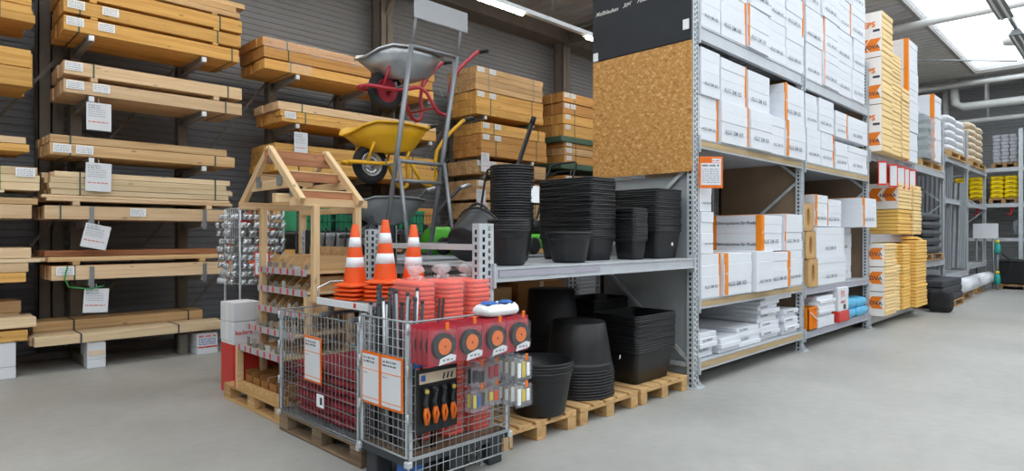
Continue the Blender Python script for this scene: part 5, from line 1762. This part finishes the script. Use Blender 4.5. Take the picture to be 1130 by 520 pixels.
# prototype card pack, then copies
def tape_pack():
    t = thing('tape_measure_pack', '', 'blister pack')
    MB().box(0, 0, 0, 0.185, 0.003, 0.215).build('card', 'red_card', t)
    tm = MB()
    ring_disc(tm, 0.095, 0.105, -0.028, 0.046, 0.074, 0, 22, 0.028)
    rt = tm.build('black_ring', 'engine_black', t)
    dm = MB()
    ring_disc(dm, 0.095, 0.105, -0.031, 0.0005, 0.045, 0, 20, 0.028)
    dm.build('orange_disc', 'orange_frame', t)
    MB().prism([(0.028, 0.012), (0.06, 0.006), (0.165, 0.03), (0.17, 0.055), (0.13, 0.062), (0.05, 0.04)], 0.034, 0.03, 1).build('blank', 'white_paper', t).hide_render = False
    MB().tube([(0.092, -0.031, 0.105), (0.098, -0.034, 0.105)], 0.006, 6).build('hub', 'engine_black', t)
    bl = MB()
    loft(bl, [[(x + 0.0925, yy, z + 0.10) for x, z in rrect(0.175 - q, 0.19 - q, 0.02, 3)] for q, yy in ((0, -0.001), (0.01, -0.036), (0.03, -0.040))], 0, True, False, True)
    bl.build('clear_blister', 'blister', t)
    return t


# prisms on axis 1 take (z, x); rebuild the white name plate properly
def name_plate(t):
    vs = [(0.05, -0.034, 0.006), (0.165, -0.034, 0.022), (0.17, -0.034, 0.05), (0.135, -0.034, 0.06), (0.06, -0.034, 0.04)]
    MB().add(vs + [(x, -0.03, z) for x, _, z in vs], [(0, 1, 2, 3, 4), (0, 5, 6, 1), (1, 6, 7, 2), (2, 7, 8, 3), (3, 8, 9, 4), (4, 9, 5, 0)]).build('name_plate', 'white_paper', t)
    scribble('print', t, 0.075, -0.0345, 0.026, 0.075, 0.014, 'dark_ink', 1, 8)


proto = tape_pack()
for ch in list(proto.children):
    if ch.name.startswith('blank'):
        bpy.data.objects.remove(ch)
name_plate(proto)
first = True
for c in range(4):
    u = 2.055 + c * 0.198
    hk = thing('peg_hook', 'steel peg hook with orange tip above the %s tape pack row' % ORD[c], 'hook', (u + 0.0925, 2.945, 0.99 + 0.012 * (c % 2)), 0, 'peg hooks of the tape packs')
    MB().tube([(0, 0, 0), (0, -0.29, 0.0), (0, -0.30, 0.012)], 0.003, 6).build('wire', 'chrome', hk)
    MB().box(-0.012, -0.306, -0.002, 0.012, -0.299, 0.04, 0, None, 0.003).build('price_tip', 'orange_frame', hk)
    for k in range(4):
        o = proto if first else copy_tree(proto)
        first = False
        o.location = (u, 2.695 + 0.05 * k, 0.79)
        o['label'] = 'red blister pack with orange measuring wheel, %s row from left, %s from front' % (ORD[c], ORD[k])
        o['group'] = 'red measuring wheel packs'

# black tool card below
tc_ = thing('tool_card', 'black display card with orange and black hand tools on the cage', 'blister pack', (2.135, 2.905, 0.36))
MB().box(0, 0, 0, 0.30, 0.004, 0.37).build('card', 'engine_black', tc_)
MB().box(0.02, -0.004, 0.285, 0.29, 0.0, 0.345).build('header', 'sack_tan', tc_)
MB().box(0.03, -0.006, 0.30, 0.06, -0.004, 0.335).build('logo_patch', 'blue_print', tc_)
for k in range(3):
    MB().tube([(0.19 + 0.03 * k, -0.006, 0.295), (0.20 + 0.03 * k, -0.006, 0.33)], 0.005, 5).build('header_print', 'dark_ink', tc_)
for k in range(4):
    x = 0.05 + k * 0.066
    tl = MB().tube([(x, -0.02, 0.26), (x + 0.008, -0.022, 0.22), (x - 0.004, -0.022, 0.18), (x + 0.004, -0.02, 0.15)], [0.014, 0.01, 0.012, 0.012], 8).build('cutter', 'grey_dark', tc_)
    MB().tube([(x + 0.004, -0.02, 0.15), (x - 0.006, -0.022, 0.11), (x + 0.004, -0.02, 0.05)], [0.012, 0.011, 0.008], 8).tube([(x + 0.01, -0.02, 0.15), (x + 0.024, -0.022, 0.10), (x + 0.012, -0.02, 0.05)], [0.008, 0.009, 0.006], 8).build('handle', 'orange_frame' if k != 5 else 'engine_black', tl)
    MB().lathe([(0.001, 0), (0.013, 0), (0.013, 0.01), (0.001, 0.01)], 10, 0, (0, 0, 0), Matrix.Translation((x, -0.03, 0.245)) @ Matrix.Rotation(PI / 2, 4, 'X')).build('pivot', ('tool_yellow', 'grey_dark', 'grey_dark', 'tool_yellow')[k], tl)
bb_ = thing('blue_header_board', 'blue advertising strip above the black tool card', 'sign', (2.135, 2.93, 0.735))
MB().box(0, 0, 0, 0.33, 0.004, 0.085).build('board', 'blue_print', bb_)
MB().bar((0.05, -0.003, 0.02), (0.25, -0.003, 0.06), 0.004, 0.012).bar((0.08, -0.003, 0.055), (0.12, -0.003, 0.07), 0.004, 0.016).build('dark_print', 'engine_black', bb_)

# clear packs: dark/red ones mid, yellow ones at the end
def clear_pack(u, v, z, w, h, inner, label, grp, seed):
    rnd = random.Random(seed)
    t = thing('clear_pack', label, 'blister pack', (u, v, z), 0, grp)
    for k, m in enumerate(inner):
        x = 0.012 + k * (w - 0.024) / len(inner)
        ww = (w - 0.03) / len(inner)
        MB().box(x, -0.012, 0.015 + rnd.uniform(0, 0.02), x + ww * 0.8, -0.002, h * rnd.uniform(0.7, 0.88), 0, None, 0.004).build('tool', m, t)
    MB().box(0, 0, 0, w, 0.002, h).build('backing', 'pack_back', t)
    loft(MB(), [[(x + w / 2, yy, zz + h / 2) for x, zz in rrect(w - q, h - q, 0.01, 2)] for q, yy in ((0, 0.0), (0.006, -0.016), (0.02, -0.018))], 0, True, False, True).build('blister', 'blister', t)
    MB().box(w * 0.3, -0.001, h, w * 0.7, 0.001, h + 0.02).build('hang_tab', 'pack_back', t)


mids = [(2.455, 0.59, 0.125, 0.125, ('engine_black', 'engine_black'), 'black tools'), (2.585, 0.60, 0.11, 0.12, ('red_card', 'red_card'), 'red tools'),
        (2.455, 0.44, 0.125, 0.135, ('tool_yellow', 'blue_print', 'grey_dark'), 'mixed tools'), (2.585, 0.455, 0.11, 0.125, ('tool_yellow', 'cone_orange'), 'yellow and orange markers')]
for i, (u, z, w, h, inn, nm) in enumerate(mids):
    for k in range(2):
        clear_pack(u, 2.80 + 0.05 * k, z, w, h, inn, 'clear pack of %s, %s, mid-height on the cage' % (nm, ('front', 'behind')[k]), 'clear tool packs on the cage', i * 5 + k)
for i, (u, z) in enumerate(((2.517, 0.735), (2.64, 0.74), (2.517, 0.595), (2.64, 0.60))):
    hk = thing('peg_hook', 'steel peg hook over the clear tool packs, %s row, %s column' % (('upper', 'lower')[i // 2], ('first', 'second')[i % 2]), 'hook', (u, 2.945, z), 0, 'peg hooks')
    MB().tube([(0, 0, 0), (0, -0.17, 0.0)], 0.003, 6).build('wire', 'chrome', hk)
    MB().box(-0.010, -0.176, -0.015, 0.010, -0.17, 0.02, 0, None, 0.003).build('price_tip', 'orange_frame', hk)
for i, z in enumerate((0.60, 0.435)):
    hk = thing('peg_hook', 'steel peg hook with orange tip over the %s yellow tool packs' % ('upper', 'lower')[i], 'hook', (2.80, 2.945, z + 0.145), 0, 'peg hooks')
    MB().tube([(0, 0, 0), (0, -0.27, 0.0)], 0.003, 6).build('wire', 'chrome', hk)
    MB().box(-0.012, -0.276, -0.02, 0.012, -0.27, 0.025, 0, None, 0.003).build('price_tip', 'orange_frame', hk)
    for k in range(4):
        clear_pack(2.73, 2.70 + 0.055 * k, z, 0.14, 0.14, ('sticker', 'tool_yellow', 'sticker'), 'clear pack of yellow-handled tools, %s row, %s from front' % (('upper', 'lower')[i], ORD[k]), 'yellow tool packs on the cage', 60 + i * 7 + k)

# ---------------------------------------------------------------- cones on their tray
tr = thing('cone_tray', 'sheet-metal tray with a white price edge carrying the traffic cones', 'tray', (2.15, 3.42, 1.03))
MB().box(0, 0, 0, 0.66, 0.66, 0.02).build('tray_sheet', 'zinc_grey', tr)
MB().box(-0.012, 0, -0.01, 0, 0.66, 0.035).build('price_edge', 'white_paper', tr)
MB().box(-0.0135, 0.14, 0.0, -0.012, 0.17, 0.03).build('red_mark', 'red_ink', tr)
MB().tube([(0.0, 0.66, 0.02), (0.0, 0.67, 0.10), (0.1, 0.67, 0.14), (0.6, 0.67, 0.14)], 0.006, 6).build('edge_rail', 'chrome', tr)
for y in (0.17, 0.58):
    MB().box(-0.02, y, -0.088, 0.82, y + 0.03, -0.063).build('support_rail', 'zinc_grey', tr)
    for x in (0.05, 0.58):
        MB().box(x, y, -0.063, x + 0.03, y + 0.03, 0.0).build('leg', 'zinc_grey', tr)


def cone_meshes():
    # skin in three heights of colour: orange body with two white bands
    R = lambda z: 0.086 - (0.086 - 0.024) * z / 0.42
    zs = [(0.028, 0.135, 0), (0.135, 0.205, 1), (0.205, 0.275, 0), (0.275, 0.345, 1), (0.345, 0.43, 0)]
    body = MB().lathe([(R(0.028), 0.028), (R(0.20), 0.20), (R(0.43), 0.43), (R(0.43) - 0.004, 0.436), (R(0.43) - 0.006, 0.40)], 28)
    bands = [MB().lathe([(R(a), a), (R(a) + 0.0014, a + 0.0005), (R(b) + 0.0014, b - 0.0005), (R(b), b)], 28).mesh('white_band', 'cone_white') for a, b, m in zs if m]
    base = MB()
    loft(base, [[(x, y, z) for x, y in rrect(q, q, 0.05, 4)] for q, z in ((0.235, 0.0), (0.24, 0.003), (0.24, 0.014), (0.20, 0.02), (0.178, 0.028))], 0, True, True, True)
    return body.mesh('cone_body', 'cone_orange'), bands, base.mesh('cone_base', 'cone_orange')


cbm, cwm, cbs = cone_meshes()
for s, (u, v, n, rz, w) in enumerate(((2.335, 3.90, 4, 0.2, 'stack nearest the wooden display'), (2.43, 3.665, 5, 0.5, 'middle stack'), (2.665, 3.66, 4, 0.1, 'stack behind the orange bags'))):
    for k in range(n):
        t = thing('traffic_cone', 'orange traffic cone with two white bands, %s of %s' % ('topmost' if k == n - 1 else ORD[k] + ' from bottom', w), 'traffic cone', (u, v, 1.052 + k * 0.030), rz + random.uniform(-.06, .06), 'stacked traffic cones')
        place('base', cbs, t)
        place('body', cbm, t)
        for w_ in cwm:
            place('white_band', w_, t)

# ---------------------------------------------------------------- timber display with fittings
pallet((3.0, 4.76, 0), 1.2, 0.8, 'pallet_new', 'new pale pallet under the wooden fittings display', PI / 2)
wd = thing('timber_display', 'pale timber display with gabled roof frame and stepped fitting shelves', 'display', (0, 0, 0))
PZ = 0.146


def beam(name, p, q, w, h, m='frame_wood', par=None, up=(0, 0, 1)):
    p, q = Vector(p), Vector(q)
    d = q - p
    L_ = d.length
    x = d.normalized()
    u_ = Vector(up)
    if abs(x.dot(u_)) > 0.98:
        u_ = Vector((0, 1, 0))
    y = u_.cross(x).normalized()
    z = x.cross(y)
    o = MB().box(0, -w / 2, -h / 2, L_, w / 2, h / 2, 0, None, 0.003).build(name, m, par if par is not None else wd)
    o.matrix_local = Matrix(((x.x, y.x, z.x, p.x), (x.y, y.y, z.y, p.y), (x.z, y.z, z.z, p.z), (0, 0, 0, 1)))
    return o


for (u, v) in ((2.44, 4.68), (2.44, 5.66), (2.82, 4.68), (2.82, 5.66)):
    beam('post', (u, v, PZ if v > 5 else 0.96), (u, v, 1.74), 0.055, 0.055)
for u in (2.44, 2.82):
    beam('post_foot', (u, 4.80, PZ), (u, 4.80, 1.0), 0.055, 0.055)
E0, E1, AP, ZE, ZA = 4.62, 5.80, 5.21, 1.77, 2.24
for v in (E0 + 0.08, E1 - 0.10):   # eaves purlins along x
    beam('purlin', (2.24, v, 1.765), (2.92, v, 1.765), 0.05, 0.065)
for u in (2.30, 2.82):             # rafters
    for (a, b) in ((E0, AP), (E1, AP)):
        beam('rafter', (u, a, ZE), (u, b, ZA), 0.045, 0.062)
beam('collar_tie', (2.31, 4.84, 1.93), (2.31, 5.60, 1.93), 0.03, 0.08)
beam('collar_tie', (2.82, 4.84, 1.93), (2.82, 5.60, 1.93), 0.03, 0.07)
beam('ridge_board', (2.26, AP, 2.17), (2.86, AP, 2.17), 0.03, 0.12, 'redwood')
for v, z in ((4.98, 2.0), (4.74, 1.83), (5.45, 2.0)):
    beam('roof_purlin', (2.31, v, z - 0.01), (2.81, v, z - 0.01), 0.04, 0.075, 'redwood' if v < 5 else 'frame_wood')
    beam('batten', (2.31, v, z + 0.034), (2.81, v, z + 0.034), 0.05, 0.012)
for (v, z) in ((5.21, 2.16), (4.76, 1.86), (5.0, 1.96), (5.4, 1.96)):
    MB().box(2.283, v - 0.045, z - 0.045, 2.287, v + 0.045, z + 0.045).build('metal_plate', 'zinc_grey', wd)
beam('tie_beam', (2.82, 4.70, 1.715), (2.82, 5.70, 1.715), 0.04, 0.05)
beam('stub_beam', (2.18, 4.86, 1.80), (2.44, 4.86, 1.80), 0.07, 0.075)
# stepped shelves, dividers, price strips (front faces -x)
SH = [(1.20, 2.42, 2.86), (1.03, 2.42, 2.86), (0.855, 2.40, 2.86), (0.69, 2.31, 2.86), (0.52, 2.22, 2.86)]
hw = 0
for k, (z, u0, u1) in enumerate(SH):
    sbd = MB().box(u0, 4.78, z - 0.02, u1, 5.70, z, 0, None, 0.002).build('shelf_board', 'frame_wood', wd)
    MB().box(u0 - 0.008, 4.78, z - 0.035, u0, 5.72, z + 0.02).build('price_strip', 'rail_strip', sbd)
    for j in range(7):
        v = 4.84 + j * 0.13 + (0.02 if j % 3 == 1 else 0)
        MB().box(u0 - 0.0095, v, z - 0.03, u0 - 0.008, v + 0.03, z + 0.015).build('price_ticket', 'red_ink', sbd)
    if k < 3:
        for j in range(7):
            v = 4.83 + j * 0.14
            MB().prism([(z, u0 + 0.02), (z, u1 - 0.02), (z + 0.125, u1 - 0.02), (z + 0.125, u0 + 0.14)], v, v + 0.012, 1).build('divider', 'tan_wood', sbd)
for j in range(5):
    MB().box(2.84, 4.80 + j * 0.185, 0.35 if j else 0.35, 2.855, 4.98 + j * 0.185, 1.40).build('back_plank', 'tan_wood', wd)
MB().box(2.60, 4.80, PZ, 2.615, 5.70, 0.50).build('red_back', 'red_box', wd)
MB().box(2.2, 5.70, PZ, 2.6, 5.712, 0.50).build('red_back', 'red_box', wd)
MB().box(2.205, 5.66, PZ, 2.26, 5.72, 0.50).build('shelf_leg', 'frame_wood', wd)
MB().box(2.22, 4.80, PZ, 2.27, 5.66, 0.20).build('front_sill', 'pallet_new', wd)
# small steel fittings in the compartments
rf = random.Random(21)
for k, (z, u0, u1) in enumerate(SH):
    for j in range(6):
        v = 4.86 + j * 0.14
        t = thing('steel_fitting', 'small grey steel bracket, %s shelf from top, %s compartment from the cage' % (ORD[k], ORD[j]), 'bracket', (u0 + 0.05, v, z + 0.001), rf.uniform(-0.15, 0.15), 'steel brackets in the timber display')
        a, b, c = rf.uniform(0.06, 0.14), rf.uniform(0.05, 0.09), rf.uniform(0.03, 0.08)
        MB().box(0, 0, 0, a, b, 0.006).box(0, 0, 0, 0.006, b, c).build('angle', rf.choice(('zinc', 'zinc_grey', 'galv')), t)
        MB().box(0.02, b * 0.3, 0.006, 0.03, b * 0.5, 0.012).build('bolt', 'grey_dark', t)
for j in range(5):
    t = thing('parts_carton', 'small brown parts carton, %s from left at the foot of the timber display' % ORD[j], 'carton', (2.28, 5.52 - j * 0.165, PZ + 0.001), 0, 'small parts cartons')
    MB().box(0, 0, 0, 0.26, 0.004, 0.15).box(0, 0.146, 0, 0.26, 0.15, 0.15).box(0, 0, 0, 0.004, 0.15, 0.11).box(0.256, 0, 0, 0.26, 0.15, 0.15).box(0, 0, 0, 0.26, 0.15, 0.004).build('open_box', 'cardboard_dark', t)
    o = MB().box(0.03, 0.02, 0.0, 0.2, 0.06, 0.14).box(0.05, 0.07, 0.0, 0.19, 0.13, 0.12).build('contents', ('zinc', 'grey_dark', 'white_paper', 'zinc_grey', 'zinc')[j], t)
# price board with a figure
t = thing('figure_sign', 'small white sign with red border and black figure 2', 'sign', (2.395, 5.75, 1.13), -PI / 2 + 0.5)
MB().box(0, 0, 0, 0.16, 0.006, 0.22).build('frame', 'red_ink', t)
MB().box(0.012, -0.002, 0.012, 0.148, 0.0, 0.208).build('sheet', 'white_paper', t)
place('figure', text_mesh('2', 0.11, 'dark_ink', 0.003), t, (0.07, -0.003, 0.025))
scribble('print', t, 0.02, -0.003, 0.12, 0.11, 0.012, 'blue_print', 3, 3)
# white cartons with red foot beside the display
for k in range(2):
    t = thing('white_carton', 'white carton with red print, %s of two beside the timber display' % ('lower', 'upper')[k], 'carton', (2.30, 6.0, 0.50 + k * 0.186), 0.05, 'white cartons beside the display')
    MB().box(0, 0, 0, 0.26, 0.28, 0.18, 0, None, 0.004).build('box', 'white_print', t)
    MB().box(-0.001, 0.12, 0, 0.261, 0.15, 0.181).build('tape', 'film_white', t)
    if k == 0:
        place('print', text_mesh('kadera', 0.06, 'red_ink', 0.001), t, (0.02, -0.002, 0.06))
t = thing('red_stand', 'narrow red stand under the white cartons', 'stand', (2.30, 6.0, 0))
MB().box(0, 0, 0, 0.03, 0.30, 0.47).box(0.24, 0, 0, 0.27, 0.30, 0.47).build('side_panel', 'red_box', t)
MB().box(0, 0, 0.47, 0.27, 0.30, 0.499).build('top_panel', 'white_print', t)
MB().box(0.03, 0.28, 0, 0.24, 0.295, 0.47).build('back_panel', 'red_box', t)

# ---------------------------------------------------------------- rack of bright small fittings
gr = thing('fittings_spinner', 'wire display rack carrying rows of shiny bagged fittings', 'display rack', (2.56, 6.5, 0))
for (a, b, rz, w) in ((0, 0, 0, 0.46), (0, 0, PI / 2, 0.4)):
    p = wire_panel(w, 0.78, 0.05, 0.1).build('wire_panel', 'galv_light', gr, (a, b, 1.0), (0, 0, rz))
    p['kind'] = 'stuff'
for (x, y) in ((0, 0), (0.46, 0), (0, 0.4), (0.46, 0.4)):
    MB().tube([(x, y, 0), (x, y, 1.78)], 0.012, 8).build('post', 'galv_light', gr)
MB().box(0, 0, 0.06, 0.46, 0.4, 0.10).build('base_tray', 'grey_dark', gr)
MB().box(0, 0, 0.72, 0.46, 0.4, 0.735).build('wire_shelf', 'zinc_grey', gr)
rk = random.Random(4)
fm_ = ('shiny', 'shiny', 'zinc', 'shiny', 'chrome', 'white_paper')
for face in (0, 1):
    for r in range(9):
        for c in range(8 if face == 0 else 6):
            z = 0.99 + r * 0.083
            d = rk.uniform(0.03, 0.09)
            if face == 0:
                loc, rz = (2.55 + c * 0.056 + rk.uniform(-.01, .01), 6.5 - d, z), rk.uniform(-0.5, 0.5)
            else:
                loc, rz = (2.56 - d, 6.88 - c * 0.066, z), -PI / 2 + rk.uniform(-0.5, 0.5)
            t = thing('bagged_fitting', 'shiny bagged fitting on the wire display rack, %s side, row %s from bottom, %s along' % (('front', 'end')[face], ORD[r], ORD[c]), 'fitting', loc, rz, 'shiny bagged fittings')
            MB().box(0, -0.002, 0, 0.066, 0, 0.085).build('bag', 'blister', t)
            fx = MB().tube([(0.01, -0.012, 0.01), (0.03, -0.02, 0.03 + rk.uniform(0, .02)), (0.055, -0.012, 0.05)], rk.uniform(0.014, 0.021), 6)
            fx.tube([(0.012, -0.014, 0.055), (0.05, -0.016, 0.012)], 0.011, 6)
            fx.build('fitting', rk.choice(fm_), t)
            if rk.random() < 0.10:
                MB().box(0.0, -0.0045, 0.062, 0.066, -0.0025, 0.085).build('header_card', 'cone_orange' if rk.random() < .6 else 'red_card', t)

# ---------------------------------------------------------------- shovel display and green crates behind
gd = thing('tool_gondola', 'grey wire gondola behind the timber display carrying shovels and green crates', 'display rack', (3.06, 6.25, 0))
p = wire_panel(1.9, 0.8, 0.05, 0.1).build('wire_panel', 'grey_dark', gd, (0, 0.02, 0.95))
p['kind'] = 'stuff'
MB().box(0, 0, 0, 1.9, 0.5, 0.14).build('base', 'grey_dark', gd)
MB().box(0, 0, 1.52, 1.9, 0.5, 1.54).build('top_shelf', 'zinc_grey', gd)
MB().box(0, -0.2, 1.06, 1.9, 0.02, 1.075).build('mid_shelf', 'frame_wood', gd)
for x in (0, 1.86):
    for y in (0.02, 0.46):
        MB().box(x, y, 0, x + 0.04, y + 0.04, 1.54).build('post', 'grey_dark', gd)
for k in range(4):
    t = thing('green_crate', 'green plastic crate on the gondola top, %s from left' % ORD[k], 'crate', (3.08 + k * 0.42, 6.28, 1.542), 0, 'green plastic crates')
    MB().box(0, 0, 0, 0.39, 0.012, 0.26).box(0, 0.40, 0, 0.39, 0.412, 0.26).box(0, 0, 0, 0.012, 0.412, 0.26).box(0.378, 0, 0, 0.39, 0.412, 0.26).box(0, 0, 0, 0.39, 0.412, 0.01).build('shell', 'crate_green', t)
    MB().box(-0.008, -0.008, 0.235, 0.398, 0.0, 0.26).box(-0.008, -0.006, 0.12, 0.398, 0.0, 0.135).build('rim', 'crate_green', t)
    for j in range(5):
        MB().box(0.04 + j * 0.075, -0.006, 0.0, 0.052 + j * 0.075, 0.0, 0.24).build('rib', 'crate_green', t)
for k in range(9):
    t = thing('shovel_head', 'grey steel shovel head hanging on the gondola, %s from left' % ORD[k], 'shovel', (3.14 + k * 0.125, 6.18, 1.25), 0.5, 'shovel heads')
    rings = []
    for i in range(7):
        s = i / 6
        w = 0.075 * (1 - 0.55 * s ** 3)
        rings.append([(w * x, -0.05 * (1 - x * x) + 0.03 * s - 0.01, 0.26 * (1 - s) + 0.02) for x in (-1, -0.6, -0.2, 0.2, 0.6, 1)] + [(w * x, -0.05 * (1 - x * x) + 0.03 * s - 0.006, 0.26 * (1 - s) + 0.02) for x in (1, 0.6, 0.2, -0.2, -0.6, -1)])
    loft(MB(), rings, 0, True, True, True).build('blade', 'shovel_steel', t)
    MB().tube([(0, 0.0, 0.26), (0, 0.03, 0.32), (0, 0.05, 0.325)], 0.016, 8).build('socket', 'grey_dark', t)
for k in range(6):
    t = thing('yellow_carton', 'small yellow carton on the gondola shelf, %s from left' % ORD[k], 'carton', (3.18 + k * 0.17, 6.08, 1.077), 0, 'yellow cartons')
    MB().box(0, 0, 0, 0.15, 0.12, 0.15, 0, None, 0.004).build('box', 'honey', t)
    MB().box(0.02, -0.002, 0.05, 0.13, 0.0, 0.1).build('print', 'sack_tan', t)
